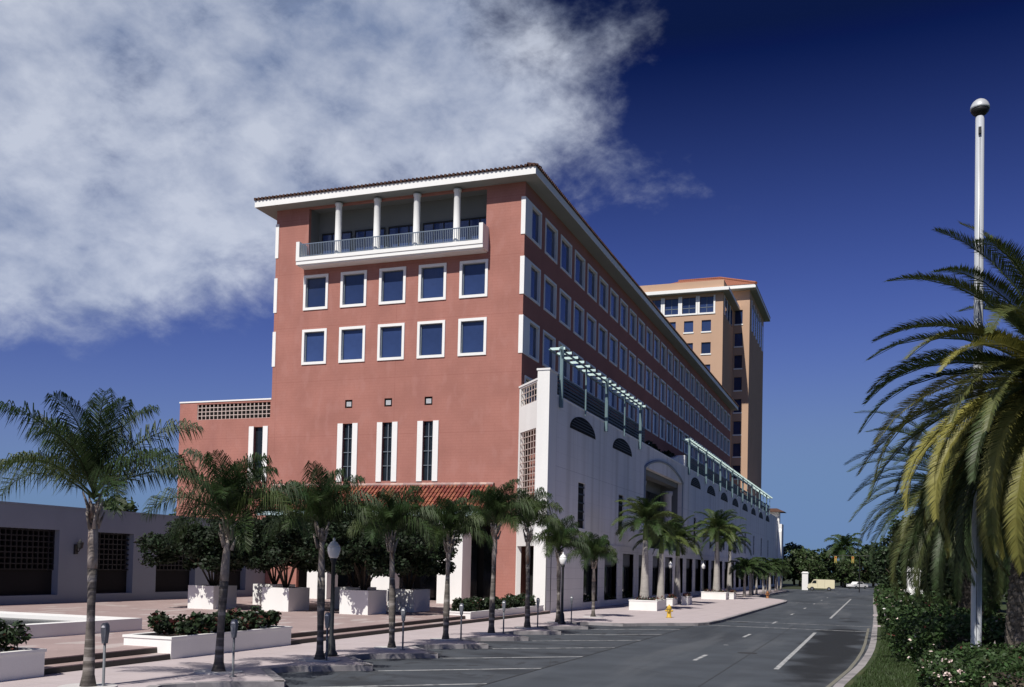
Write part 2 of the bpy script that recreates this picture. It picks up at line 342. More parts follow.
# markings
def bar(mb, x0, y0, x1, y1, w, z):
    d = Vector((x1-x0, y1-y0)); n = Vector((-d.y, d.x)).normalized()*w/2
    mb.quad((x0-n.x,y0-n.y,z),(x0+n.x,y0+n.y,z),(x1+n.x,y1+n.y,z),(x1-n.x,y1-n.y,z))
b = MB()
for y0, y1 in ((-16,2),(32.7,53.6),(71,126)): bar(b, -3, y0, -3, y1, .16, .004)
for y0 in (4.5,19.6,34.2,47.5,61.2,74.5,88,101.5,115,128.5): bar(b, -5.86, y0, -5.86, y0+2.6, .15, .004)
for y0 in (42,58): bar(b, -5.9, y0, -5.9, y0+.15, .18, .004)
struct('lane_marking', b, M['line'])
b = MB()
for k in range(-4, 6):
    y = 25.55+4.52*k; bar(b, -13.4, y, -9.55, y+3.3, .16, .006)
struct('stall_marking', b, M['line'])
b = MB()
bar(b, -9.1, 56.6, -.35, 56.4, .22, .004); bar(b, -9.0, 62.0, -.35, 61.8, .18, .004); bar(b, -9, 104, -.4, 104, .25, .004); struct('crosswalk_marking', b, M['line'])
b = MB()
yl = [(x-.22, y) for x, y in vk if y < 62]
for p, q in zip(yl, yl[1:]): bar(b, *p, *q, .12, .004)
struct('edge_marking', b, M['yellow'])
b = MB()
bar(b, -9.5, -30, -9.55, 56, .05, .008); bar(b, -4.4, 10, -4.5, 60, .03, .005); struct('tar_seam', b, M['tar'])

# ------------------------------------------------------------------ red office block
GX = -22.55; YF = 62.4; GL = -42.1
ob = thing('office_building', 'long red stucco office block with white framed windows, loggia balcony and wide white eave', 'building', (-32, 110, .15))
rows = [(25.45,28.0),(21.38,23.95),(17.38,19.96)]
fw = [(-39.62,-37.57),(-36.54,-34.43),(-33.42,-31.33),(-30.33,-28.22),(-27.22,-25.13)]
fholes = [(x0+.12,x1-.12,z0+.12,z1-.12) for z0, z1 in rows[1:] for x0, x1 in fw]
slits = [(-36.04,-35.26),(-32.87,-32.1),(-29.72,-28.95)]
fholes += [(a,b_,8.85,12.98) for a, b_ in slits]
sqs = [(-35.93,-35.34),(-32.78,-32.18),(-29.66,-29.06)]
fholes += [(a,b_,14.1,14.69) for a, b_ in sqs]
LX0, LX1, LZ0, LZ1 = -39.35, -25.35, 24.7, 28.9
fholes += [(LX0,LX1,LZ0,LZ1), (-39.55,-24.05,.49,6.1)]
b = MB(); b.wall((0,YF), (1,0), (0,1), GL, GX, .2, 29.1, fholes, .3)
b.box(GL+.01,YF+6.5,.2,GL+.3,160,29.1)
part('front_wall', b, M['red'], ob)
syw = [62.52+3.68*i for i in range(27)]
sholes = []
for z0, z1 in rows:
    for i, y in enumerate(syw): sholes.append((y+.65 if i else y+1.3, y+3.2, z0+.12, z1-.12))
for i in range(12): sholes.append((syw[i]+.65, syw[i]+3.2, 14.2, 15.9))
b = MB(); b.wall((GX,0), (0,1), (-1,0), YF, 162, .2, 29.1, sholes, .3); b.box(GL,161.7,.2,GX-.01,162,29.1)
part('side_wall', b, M['redside'], ob)
b = MB(); b.wall((GL,0), (0,1), (1,0), YF, 160, .2, 29.1, [], .3); part('rear_wall', b, M['redside'], ob)
# front windows
def win_front(x0, x1, z0, z1, fr=.19):
    c = ((x0+x1)/2, YF, (z0+z1)/2); b = MB(); y = YF
    for a in ((x0,z0,x1,z0+fr),(x0,z1-fr,x1,z1),(x0,z0+fr,x0+fr,z1-fr),(x1-fr,z0+fr,x1,z1-fr)):
        b.box(a[0], y-.07, a[1], a[2], y+.2, a[3])
    f = part('window', b, M['trim'], ob, c)
    g = MB(); g.quad((x0+.1,y+.17,z0+.1),(x1-.1,y+.17,z0+.1),(x1-.1,y+.17,z1-.1),(x0+.1,y+.17,z1-.1))
    part('pane', g, M['glass'], f, c)
    g = MB(); e = .05; i = fr
    for a in ((x0+i,z0+i,x1-i,z0+i+e),(x0+i,z1-i-e,x1-i,z1-i),(x0+i,z0+i+e,x0+i+e*1.6,z1-i-e),(x1-i-e,z0+i+e,x1-i,z1-i-e)):
        g.box(a[0], y+.09, a[1], a[2], y+.168, a[3])
    part('sash', g, M['rail'], f, c); return f
for z0, z1 in rows[1:]:
    for x0, x1 in fw: win_front(x0, x1, z0, z1)
# side windows: one built, the others copied
def win_side(y0, y1, z0, z1, corner=False):
    c = (GX, (y0+y1)/2, (z0+z1)/2); b = MB(); fr = .17; x = GX; ya = y0+1.2 if corner else y0
    for a in ((ya,z0,y1,z0+fr),(ya,z1-fr,y1,z1),(ya,z0+fr,ya+fr,z1-fr),(y1-fr,z0+fr,y1,z1-fr)): b.box(x-.2,a[0],a[1],x+.05,a[2],a[3])
    if corner: b.box(x-.26, YF-.045, z0, x+.05, ya-.002, z1)
    f = part('window', b, M['trim'], ob, c)
    g = MB(); g.quad((x-.16,ya+.1,z0+.1),(x-.16,y1-.1,z0+.1),(x-.16,y1-.1,z1-.1),(x-.16,ya+.1,z1-.1))
    part('pane', g, M['glass'], f, c); return f
proto = None; nwin = 10
far_b = MB(); far_g = MB()
for z0, z1 in rows:
    win_side(YF, syw[0]+3.32, z0, z1, True); nwin += 1
    for i, y in enumerate(syw[1:], 1):
        y0, y1 = y+.5, y+3.35
        if proto is None: proto = win_side(y0, y1, z0, z1); pc = Vector((GX,(y0+y1)/2,(z0+z1)/2)); nwin += 1; continue
        c = copy_tree(proto, ob); c.location = Vector((GX,(y0+y1)/2,(z0+z1)/2)) - WL[ob.name]; nwin += 1
for i in range(6):
    y0, y1 = syw[i]+.5, syw[i]+3.35
    c = copy_tree(proto, ob); c.location = Vector((GX,(y0+y1)/2,14.72)) - WL[ob.name]; nwin += 1
b = MB()
for z0, z1 in rows: b.box(GL-.05, YF-.045, z0, GL+.22, YF+1.2, z1)
part('corner_trim', b, M['trim'], ob)
# narrow windows with white cheeks, little square vents
for (a, e) in slits:
    c = ((a+e)/2, YF, 10.9); b = MB(); b.box(a-.42,YF-.06,8.8,a-.002,YF+.2,13.0); b.box(e+.002,YF-.06,8.8,e+.42,YF+.2,13.0)
    f = part('narrow_window', b, M['trim'], ob, c)
    g = MB(); g.quad((a,YF+.22,8.85),(e,YF+.22,8.85),(e,YF+.22,12.98),(a,YF+.22,12.98)); part('pane', g, M['glass2'], f, c)
    g = MB(); m_ = (a+e)/2; g.box(m_-.03,YF+.12,8.86,m_+.03,YF+.2,12.97)
    for z in (9.9,10.9,11.9): g.box(a,YF+.13,z,e,YF+.19,z+.05)
    part('glazing_bar', g, M['rail'], f, c)
for a, e in sqs:
    b = MB(); b.box(a,YF+.12,14.1,e,YF+.3,14.69); o = part('vent', b, M['dark'], ob, (a,YF,14.1))
    g = MB(); g.box(a+.12,YF+.02,14.22,e-.1,YF+.118,14.55); part('vent_cap', g, M['ballmetal'], o, (a,YF,14.1))
# loggia
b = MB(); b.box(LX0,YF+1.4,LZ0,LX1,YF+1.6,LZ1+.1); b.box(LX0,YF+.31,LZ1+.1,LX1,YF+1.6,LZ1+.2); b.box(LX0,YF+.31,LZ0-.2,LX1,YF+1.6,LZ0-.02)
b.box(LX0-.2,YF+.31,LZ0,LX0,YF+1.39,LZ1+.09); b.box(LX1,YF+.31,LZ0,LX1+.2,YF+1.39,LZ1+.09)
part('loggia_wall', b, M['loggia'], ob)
g = MB(); f_ = MB()
for i in range(5):
    xa = LX0+.35+2.75*i; g.box(xa,YF+1.34,LZ0+.1,xa+2.45,YF+1.39,27.3)
    for q in range(4): f_.box(xa+.8*q,YF+1.28,LZ0+.1,xa+.8*q+.06,YF+1.335,27.3)
    f_.box(xa,YF+1.28,27.3,xa+2.46,YF+1.38,27.4)
gz = part('loggia_glazing', g, M['glass'], ob); part('glazing_frame', f_, M['bronze'], gz)
for x in (-36.7,-33.58,-30.47,-27.41):
    b = MB(); b.lathe((x,62.1,LZ0), [(.3,0),(.3,.12),(.25,.16),(.23,4.0),(.28,4.06),(.28,4.2)], 20); part('column', b, M['trim'], ob, (x,62.1,LZ0), True)
b = MB(); bx0, bx1, by = -39.68, -25.14, 61.35
b.box(bx0,by,24.46,bx1,YF-.005,24.72); b.box(bx0,by-.05,24.72,bx1,YF-.005,24.98); b.box(bx0+.1,by+.1,24.38,bx1-.1,YF-.005,24.46)
b.box(bx0,by-.05,24.98,bx0+.28,YF-.005,26.12); b.box(bx1-.28,by-.05,24.98,bx1,YF-.005,26.12)
bal = part('balcony', b, M['trim'], ob)
b = MB(); b.box(bx0+.28,by,25.9,bx1-.28,by+.06,25.96); b.box(bx0+.28,by,25.04,bx1-.28,by+.05,25.08)
n = 104
for i in range(n):
    x = bx0+.34+(bx1-bx0-.68)*i/(n-1); b.box(x-.018,by+.01,25.08,x+.018,by+.045,25.9)
part('railing', b, M['railpale'], bal)
# eave and hip roof
ex0, ex1, ey0, ey1 = -43.3, -21.5, 61.35, 163
b = MB(); b.box(ex0,ey0,29.02,ex1,ey1,29.12); roof_o = part('soffit', b, M['soffit'], ob)
b = MB(); b.box(ex0-.03,ey0-.03,29.03,ex1+.03,ey0+.1,29.54); b.box(ex0-.03,ey0+.1,29.03,ex0+.1,ey1,29.54); b.box(ex1-.1,ey0+.1,29.03,ex1+.03,ey1,29.54)
part('fascia', b, M['trim'], ob)
b = MB(); mx = (ex0+ex1)/2; zr = 31.9
v = [(ex0-.1,ey0-.1,29.55),(ex1+.1,ey0-.1,29.55),(ex1+.1,ey1,29.55),(ex0-.1,ey1,29.55),(mx,ey0+11,zr),(mx,ey1-11,zr)]
b.add(v, [(0,1,4),(1,2,5,4),(2,3,5),(3,0,4,5),(3,2,1,0)])
for i in range(72):
    x = ex0+.05+(ex1-ex0-.1)*i/71; b.tube([(x,ey0-.16,29.61),(x,ey0+1.2,29.9)],[.1,.1],6)
for i in range(330):
    y = ey0+.05+(ey1-ey0-.1)*i/329; b.tube([(ex1+.16,y,29.61),(ex1-.6,y,29.78)],[.1,.1],5)
part('roof', b, M['darkroof'], ob)
# low side wing, same face
b = MB(); wx0 = -50.3
b.wall((0,YF+.02), (1,0), (0,1), wx0, GL-.005, .2, 14.95, [(-48.7,GL-.1,13.62,14.8),(-43.55,-42.75,9.0,12.95)], .35)
b.box(wx0+.01,YF+.4,.2,GL-.01,90,14.9); b.box(wx0-.02,YF+.03,.2,wx0+.008,90,14.95)
wg = part('side_wing', b, M['red'], ob); b = MB(); b.box(wx0-.04,YF-.03,14.953,GL-.01,YF+.5,15.06); part('coping', b, M['trim'], wg)
b = MB(); x = -48.7
while x < GL-.1: b.box(x,YF+.06,13.62,x+.06,YF+.14,14.8); x += .36
for z in (13.62,13.93,14.23,14.53): b.box(-48.7,YF+.058,z-.025,GL-.1,YF+.143,z+.03)
part('lattice', b, M['latt'], wg); b = MB(); b.box(-48.7,YF+.30,13.6,GL-.1,YF+.34,14.8); part('lattice_backing', b, M['dark'], wg)
b = MB(); b.box(-43.97,YF-.05,8.9,-43.552,YF+.2,13.0); b.box(-42.748,YF-.05,8.9,-42.33,YF+.2,13.0); nw = part('narrow_window', b, M['trim'], ob)
g = MB(); g.quad((-43.55,YF+.24,9),(-42.75,YF+.24,9),(-42.75,YF+.24,12.95),(-43.55,YF+.24,12.95)); part('pane', g, M['glass2'], nw)
# arcade under the tiled canopy
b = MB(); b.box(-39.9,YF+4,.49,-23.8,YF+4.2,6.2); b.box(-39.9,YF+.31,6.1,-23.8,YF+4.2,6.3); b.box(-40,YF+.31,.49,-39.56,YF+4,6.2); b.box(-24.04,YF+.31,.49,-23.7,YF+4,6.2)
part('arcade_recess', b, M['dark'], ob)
b = MB()
for i in range(6): b.box(-39+2.5*i,YF+3.9,.6,-37.0+2.5*i,YF+3.96,4.6)
part('entrance_glazing', b, M['glass2'], ob)
for x0, x1 in ((-37.42,-35.83),(-32.4,-31.0),(-27.48,-25.68)):
    b = MB(); b.box(x0,60.4,.49,x1,61.9,6.2); part('pillar', b, M['white'], ob, ((x0+x1)/2,61,.49))
cx0, cx1, cyf, cz0, cz1 = -41.6, -24.3, 60.0, 6.78, 8.5
b = MB(); b.prism_x([(YF-.01,cz1),(YF-.01,cz1-.2),(cyf+.25,cz0-.12),(cyf,cz0-.02)], cx0, cx1)
nt = 60
for i in range(nt):
    x = cx0+.14+(cx1-cx0-.28)*i/(nt-1)
    for q in range(5):
        t0, t1 = q/5, (q+1)/5+.03
        P = lambda t, up: (x, cyf-.06+(YF-cyf)*t, cz0+.03+(cz1-cz0)*t+up)
        b.tube([P(t0,.055), P(min(t1,1),.02)], [.115,.095], 6)
cn = part('tile_canopy', b, M['tile'], ob)
b = MB(); x = cx0
while x < cx1: b.tube([(x,YF-.12,cz1+.05),(min(x+.5,cx1),YF-.12,cz1+.05)],[.15,.13],8); x += .48
part('ridge_cap', b, M['ridge'], cn)
b = MB(); b.box(cx0+.1,cyf+.1,6.28,cx1-.1,cyf+.3,6.6); part('canopy_beam', b, M['aquadark'], cn)
b = MB()
x = cx0+.2
while x < cx1-.2: b.box(x,cyf+.05,6.6,x+.12,YF-.02,6.72); x += .45
b.box(cx0+.1,cyf+.3,6.3,cx1-.1,YF-.02,6.36)
part('rafter', b, M['wood'], cn)

# ------------------------------------------------------------------ white podium building
WX = -19.7; PE = 213.0; PT = 14.2; MOD = 5.77
pb = thing('podium_building', 'long white parking and shop building with arcade, pergolas and half round vents', 'building', (-20, 130, .15))
holes = []
bays = [68.4+MOD*i for i in range(25)]
for y in bays: holes.append((y-.15, y+3.8, .6, 4.3))
slots = [66.7,78.25] + [113.2+11.54*i for i in range(8)]
slots = [s for s in slots if s < 205]
for s in slots: holes.append((s, s+1.8, 5.85, 9.05))
holes.append((87.8,105.7,5.0,12.25))
b = MB(); b.wall((WX,0), (0,1), (-1,0), 59.8, PE, .1, PT, holes, .45)
b.box(-60,PE-.3,.1,WX-.01,PE,PT)
part('street_wall', b, M['wall2'], pb)
# block-jointed ground storey, slightly proud
b = MB(); b.wall((WX+.06,0), (0,1), (-1,0), 59.78, PE, .1, 4.9, [h for h in holes if h[3] < 4.5], .5); b.quad((WX+.06,59.78,4.9),(WX+.06,PE,4.9),(WX-.0,PE,4.9),(WX-.0,59.78,4.9))
part('ground_storey', b, M['block'], pb)
# storefronts
for i, y in enumerate(bays):
    c = (WX-.4, y+1.8, .6); b = MB(); x = WX-.42
    b.box(x,y,.6,x+.1,y+3.65,.72); b.box(x,y,3.18,x+.14,y+3.65,3.32); b.box(x+.05,y-.15,3.32,x+.12,y+3.8,4.3,1); b.box(x,y,4.2,x+.1,y+3.65,4.3)
    for q in (0,1.2,2.4,3.57): b.box(x,y+q,.72,x+.08,y+q+.08,4.2)
    f = part('shop_window', b, [M['bronze'],M['transom']], pb, c)
    g = MB(); g.quad((x+.03,y-.15,.6),(x+.03,y+3.8,.6),(x+.03,y+3.8,4.3),(x+.03,y-.15,4.3)); part('pane', g, M['glass2'], f, c)
for s in slots:
    b = MB(); x = WX-.14; b.quad((x,s,5.85),(x,s+1.8,5.85),(x,s+1.8,9.05),(x,s,9.05))
    f = part('slot_window', b, M['dark'], pb, (x,s+.9,7.4)); g = MB()
    for z in (6.4,7.0,7.6,8.2,8.7): g.box(x+.03,s,z,x+.08,s+1.8,z+.1)
    part('louvre', g, M['bronze'], f, (x,s+.9,7.4))
# lunette vents: solid dark plates, their colour stands in for recess shade
lun = [67.65,79.25] + [114.15+11.3*i for i in range(8)]
for y in lun:
    pts = [(y+3.25*math.cos(a), 12.55+1.1*math.sin(a)) for a in [math.pi*i/20 for i in range(21)]]
    b = MB(); b.prism_x(pts, WX-.1, WX+.02); f = part('lunette_vent', b, M['dark'], pb, (WX,y,12.55)); g = MB()
    for z in (12.75,12.95,13.15,13.35):
        h = 3.1*math.sqrt(max(0,1-((z-12.55+.06)/1.1)**2)); g.box(WX+.0,y-h,z,WX+.05,y+h,z+.05)
    part('louvre', g, M['bronze'], f, (WX,y,12.55))
# portal
c = (WX,96.7,5); b = MB()
b.box(WX-2.5,87.6,4.8,WX-2.3,105.9,12.4); b.box(WX-2.29,87.7,4.8,WX-.46,105.8,4.99); b.box(WX-2.29,87.7,12.26,WX-.46,105.8,12.4); b.box(WX-2.29,87.5,4.995,WX-.46,87.79,12.255); b.box(WX-2.29,105.71,4.995,WX-.46,106,12.255)
b.box(WX-1.4,88.0,11.75,WX-.5,105.6,12.24)
po = part('portal', b, M['loggia'], pb, c)
b = MB(); arc = [(87.6+18.3*t, 12.25+1.25*math.sin(math.pi*t)**.8) for t in [i/24 for i in range(25)]]
b.tube([(WX+.03,y,z) for y, z in arc], [.13]*25, 6); b.box(WX,87.35,5,WX+.07,87.78,12.3); b.box(WX,105.72,5,WX+.07,106.1,12.3); part('arch_moulding', b, M['grey'], po, c)
for y in (90.4,103.0):
    b = MB(); b.lathe((WX-1.0,y,5), [(.6,0),(.6,.25),(.45,.3),(.42,5.7),(.5,5.8),(.55,6.2)], 20); part('column', b, M['ring'], po, c, True)
b = MB(); b.box(WX-2.28,88.2,5.1,WX-2.2,105.2,10.9); f_ = part('portal_glazing', b, M['glass2'], po, c)
# front pier, angled wall, terrace
b = MB(); b.box(-20.5,59.79,.12,WX+.005,61.4,15.6); b.box(-20.56,59.74,15.6,WX+.05,61.45,15.72); part('front_pier', b, M['white'], pb)
A = Vector((-20.5,59.85)); B = Vector((-22.7,62.45)); d = (B-A); ln = d.length; u = d/ln; inn = Vector((u.y,-u.x))
if inn.y < 0: inn = -inn
b = MB(); b.wall(A, u, inn, 0, ln, .12, 15.0, [(.1,ln-.25,.12,4.4),(.18,ln-.35,6.6,11.95),(.18,ln-.35,13.7,14.9)], .3); aw = part('angled_wall', b, M['white'], pb)
b = MB()
def lat(z0, z1, nu, nz):
    for i in range(nu+1):
        a = .18+(ln-.53)*i/nu; p = A+u*a; q = A+u*(a+.03)
        b.prism([(p.x+inn.x*.02,p.y+inn.y*.02),(q.x+inn.x*.02,q.y+inn.y*.02),(q.x+inn.x*.06,q.y+inn.y*.06),(p.x+inn.x*.06,p.y+inn.y*.06)], z0, z1)
    for i in range(nz+1):
        z = z0+(z1-z0)*i/nz; p = A+u*.18; q = A+u*(ln-.35)
        b.prism([(p.x+inn.x*.018,p.y+inn.y*.018),(q.x+inn.x*.018,q.y+inn.y*.018),(q.x+inn.x*.062,q.y+inn.y*.062),(p.x+inn.x*.062,p.y+inn.y*.062)], z-.02, z+.03)
lat(6.6,11.95,6,13); lat(13.7,14.9,6,3); part('lattice', b, M['latt'], aw)
b = MB(); p = A+u*-.1+inn*.85; q = A+u*(ln+.1)+inn*.85
b.quad((p.x,p.y,5.6),(q.x,q.y,5.6),(q.x,q.y,12.6),(p.x,p.y,12.6)); part('lattice_backing', b, M['redside'], aw)
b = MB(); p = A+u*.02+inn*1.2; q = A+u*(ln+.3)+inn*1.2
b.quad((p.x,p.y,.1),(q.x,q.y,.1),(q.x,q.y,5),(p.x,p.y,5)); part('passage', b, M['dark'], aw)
b = MB(); p = A-u*.02-inn*.05; q = A+u*ln-inn*.05; r_ = q+inn*.4; s_ = p+inn*.4
b.prism([(p.x,p.y),(q.x,q.y),(r_.x,r_.y),(s_.x,s_.y)], 15.0, 15.12); part('coping', b, M['trim'], aw)
b = MB(); b.box(-22.4,64,13.5,WX-.5,PE-1,13.7); part('terrace_floor', b, M['ring'], pb)
b = MB(); b.box(WX-.45,61.42,PT,WX+.03,107,PT+.09); b.box(WX-.45,107,PT,WX+.03,PE,PT+.09); part('parapet_coping', b, M['trim'], pb)
# rising parapet beyond the portal
sw = [(97.5,PT+.09)]+[(97.5+9.5*t, PT+.09+1.15*t*t) for t in [i/10 for i in range(1,11)]]+[(107.0,PT+.09)]
b = MB(); b.prism_x(sw, WX-1.2, WX-.65); b.box(WX-.64,107.0,PT+.1,WX+.02,107.9,15.45); part('raised_parapet', b, M['white'], pb)
# slatted railings
def railing(y0, y1):
    b = MB(); x = WX-.28
    for z in [14.36+.235*i for i in range(6)]: b.box(x,y0,z,x+.06,y1,z+.15)
    y = y0
    while y < y1: b.box(x-.06,y,14.28,x-.0,y+.08,15.72); y += MOD/2
    r = part('terrace_railing', b, M['bronze'], pb, (x,y0,14.3)); g = MB(); g.box(x-.04,y0,15.72,x+.1,y1,15.82); part('top_rail', g, M['rail'], r, (x,y0,14.3))
railing(61.9, 88.3); railing(108.2, 200)
b = MB(); b.box(WX-.9,61.9,13.7,WX-.5,88.3,15.3); b.box(WX-.9,108.2,13.7,WX-.5,200,15.3); part('planter_trough', b, M['dark'], pb)
# pergolas
def pergola(y0, y1, posts, step):
    c = (WX+.14,y0,13.6); x = WX+.14; b = MB()
    b.box(x-.05,y0-.5,17.22,x+.05,y1+.4,17.30); b.box(x-.75,y0-.5,17.22,x-.65,y1+.4,17.30)
    pg = part('pergola', b, M['aquashade'], pb, c)
    for i, y in enumerate(posts):
        w = .11 if i % 2 == 0 else .05; g = MB(); g.box(x-w,y-w,13.5 if i % 2 == 0 else 13.85,x+w,y+w,17.55 if i % 2 == 0 else 17.215)
        if i % 2 == 0: g.box(x-w+.03,y-w-.012,13.6,x+w-.03,y-w-.004,17.5)
        part('post', g, M['aquashade'], pg, c)
    y = y0
    while y <= y1: g = MB(); g.box(x-.8,y-.05,17.305,x+.22,y+.05,17.47); part('slat', g, M['aqua'], pg, c); y += step
pergola(61.85, 86.0, [61.9+MOD*i for i in range(5)], 1.5)
pergola(108.9, 199.5, [108.95+MOD*i for i in range(16)], 1.3)
# end pavilion
b = MB(); b.box(WX-3,PE,.1,WX+.9,PE+4,13.0); b.box(WX-2.2,PE+.5,13,WX+.3,PE+3,15.5); b.prism_x([(PE-.3,.1),(PE,.1),(PE,12),(PE-.3,11.4)], WX+.1, WX+.9)
ep = part('end_pavilion', b, M['white'], pb)
b = MB(); b.add([(WX-3.2,PE-.6,15.5),(WX+1.5,PE-.6,15.5),(WX+1.5,PE+4.4,15.5),(WX-3.2,PE+4.4,15.5),(WX-1.6,PE+1,16.3),(WX-.2,PE+1,16.3),(WX-.2,PE+2.6,16.3),(WX-1.6,PE+2.6,16.3)], [(3,2,1,0),(4,5,6,7),(0,1,5,4),(1,2,6,5),(2,3,7,6),(3,0,4,7)])
part('cap_roof', b, M['darkroof'], ep)

# ------------------------------------------------------------------ tan tower behind
tw = thing('tower_building', 'tall tan office tower with red hip roof rising behind the red block', 'building', (-34, 200, 0))
TY = 183.6; TR = -27.2; TL = -44.0
wx = [(-44.2,-42.4)]+[(-31.1-3.27*i, -29.37-3.27*i) for i in range(4)]
wz = [47.2-4.15*i for i in range(8)]
hol = [(x0,x1,z,z+2.12) for z in wz for x0, x1 in wx[1:]]
bandx = [(-31.5-3.27*i,-28.95-3.27*i) for i in range(5)]
hol += [(x0,x1,50.7,53.7) for x0, x1 in bandx if x0 > TL]
b = MB(); b.wall((0,TY), (1,0), (0,1), TL-2, TR, 0, 54.3, hol, .35)
b.quad((TR,TY,0),(TR,198,0),(TR,198,54.3),(TR,TY,54.3)); b.quad((TL-2,198,0),(TL-2,TY,0),(TL-2,TY,54.3),(TL-2,198,54.3)); b.quad((TL-2,TY,54.3),(TR,TY,54.3),(TR,198,54.3),(TL-2,198,54.3))
part('front_wall', b, M['tan'], tw)
tproto = None
for z in wz:
    for x0, x1 in wx[1:]:
        c = Vector(((x0+x1)/2,TY,z))
        if tproto is None:
            b = MB(); b.box(x0-.1,TY-.12,z-.25,x1+.1,TY+.1,z); tproto = part('window', b, M['trim'], tw, c)
            g = MB(); g.quad((x0,TY+.25,z),(x1,TY+.25,z),(x1,TY+.25,z+2.12),(x0,TY+.25,z+2.12)); part('pane', g, M['glass'], tproto, c)
        else:
            q = copy_tree(tproto, tw); q.location = c - WL[tw.name]
for x0, x1 in bandx:
    if x0 < TL: continue
    c = ((x0+x1)/2,TY,50.7); b = MB(); b.box(x0-.34,TY-.14,50.4,x1+.34,TY+.1,50.69); b.box(x0-.36,TY-.1,50.69,x0-.002,TY+.1,53.9); b.box(x1+.002,TY-.1,50.69,x1+.32,TY+.1,53.9)
    f = part('top_floor_window', b, M['trim'], tw, c)
    g = MB(); g.quad((x0,TY+.25,50.7),(x1,TY+.25,50.7),(x1,TY+.25,53.7),(x0,TY+.25,53.7)); part('pane', g, M['glass'], f, c)
    g = MB(); g.box(x0,TY+.2,51.7,x1,TY+.245,51.8); g.box((x0+x1)/2-.04,TY+.2,50.7,(x0+x1)/2+.04,TY+.245,53.7); part('mullion', g, M['rail'], f, c)
for i in range(3):
    b = MB(); y = TY+1.2+3.6*i; b.box(TR-.1,y,50.4,TR+.12,y+.35,54); b.box(TR-.05,y+.35,50.6,TR+.03,y+3.6,53.8, 1); part('side_fin', b, [M['trim'],M['glass']], tw)
b = MB(); b.box(TL-3.4,TY-1.4,54.3,TR+1.2,199,54.36,1); b.box(TL-3.4,TY-1.4,54.36,TR+1.2,199,54.95); part('eave', b, [M['trim'],M['soffit']], tw)
b = MB(); b.box(TL-3,TY-.8,54.95,TR+.2,199,56.4); part('tan_parapet', b, M['tan'], tw)
# rear, taller part
RY = 197.6; RX = -24.1; RE = 222.5
hol = [(-26.95,-25.45,z,z+2.6) for z in [47.2-4.35*i for i in range(9)]]+[(-26.95,-25.45,51.6,54.4)]
b = MB(); b.wall((0,RY), (1,0), (0,1), TR-.1, RX, 0, 58.2, hol, .4); b.quad((RX,RY,0),(RX,RE,0),(RX,RE,58.2),(RX,RY,58.2))
b.quad((RX,RE,0),(-46,RE,0),(-46,RE,58.2),(RX,RE,58.2)); b.quad((-46,RE,0),(-46,RY,0),(-46,RY,58.2),(-46,RE,58.2)); b.quad((-46,RY,54),(TR-.1,RY,54),(TR-.1,RY,58.2),(-46,RY,58.2))
part('rear_block', b, M['tan'], tw)
for x0, x1, z0, z1 in hol:
    c = ((x0+x1)/2,RY,z0); b = MB(); b.box(x0-.1,RY-.1,z0-.25,x1+.1,RY+.1,z0); f = part('window', b, M['trim'], tw, c)
    g = MB(); g.quad((x0,RY+.3,z0),(x1,RY+.3,z0),(x1,RY+.3,z1),(x0,RY+.3,z1)); part('pane', g, M['glass'], f, c)
for i in range(6):
    b = MB(); y = RY+2.5+3.6*i; b.box(RX-.1,y,50.6,RX+.15,y+.4,56.8); b.box(RX-.05,y+.4,51,RX+.04,y+3.6,56.4,1); part('side_fin', b, [M['trim'],M['glass']], tw)
b = MB(); b.box(-47.5,RY-1.6,58.2,RX+1.25,RE+1.5,58.3,1); b.box(-47.5,RY-1.6,58.3,RX+1.25,RE+1.5,58.95); part('upper_eave', b, [M['trim'],M['soffit']], tw)
b = MB(); x0, x1, y0, y1 = -47.6, RX+1.35, RY-1.7, RE+1.6; my = (y0+y1)/2
b.add([(x0,y0,58.96),(x1,y0,58.96),(x1,y1,58.96),(x0,y1,58.96),(x0+7,my,64.6),(x1-9,my,64.6)], [(0,1,5,4),(1,2,5),(2,3,4,5),(3,0,4),(3,2,1,0)]); hr = part('hip_roof', b, M['tilefar'], tw)
b = MB(); b.tube([(x0+7,my,64.65),(x1-9,my,64.65),(x1,y0,59.05)],[.3,.3,.3],6); part('hip_cap', b, M['tilefar'], hr)

# ------------------------------------------------------------------ grey garden wall on the left
gw = thing('garden_wall', 'low grey stucco wall with deep lattice openings along the plaza', 'wall', (-42.2, 44, .49))
op = [(32.5,36.3),(37.6,42.73),(45.35,48.55),(50.6,54.4),(56.4,60.0)]
b = MB(); b.wall((-42.2,0), (0,1), (-1,0), 12, 62.38, .3, 5.72, [(a,e,.95,4.5) for a, e in op], .8)
b.box(-43.2,12,.3,-43.05,62.38,5.72); b.box(-43.2,12,5.721,-42.16,62.38,5.82); part('wall', b, M['grey'], gw)
for a, e in op:
    c = (-42.9,(a+e)/2,1); b = MB(); x = -42.75
    y = a
    while y < e: b.box(x,y,2.3,x+.22,y+.08,4.5); y += .36
    for i in range(8): b.box(x+.002,a,2.3+.3*i,x+.217,e,2.37+.3*i)
    f = part('lattice_panel', b, M['bronze'], gw, c)
    g = MB(); g.box(-43.04,a,.95,-43.0,e,4.5); g.box(-42.85,a,.95,-42.65,e,2.28); part('backing', g, M['dark'], f, c)
b = MB(); b.box(-42.2,43.78,3.2,-42.1,44.02,3.75); b.tube([(-42.12,43.9,3.4),(-41.95,43.9,3.35),(-41.85,43.9,3.5)],[.03,.03,.03],6); sc = part('wall_lantern', b, M['black'], gw)
b = MB(); b.lathe((-41.85,43.9,3.5), [(.05,0),(.14,.05),(.18,.35),(.05,.45),(.02,.55)], 8); part('lantern_body', b, M['black'], sc)

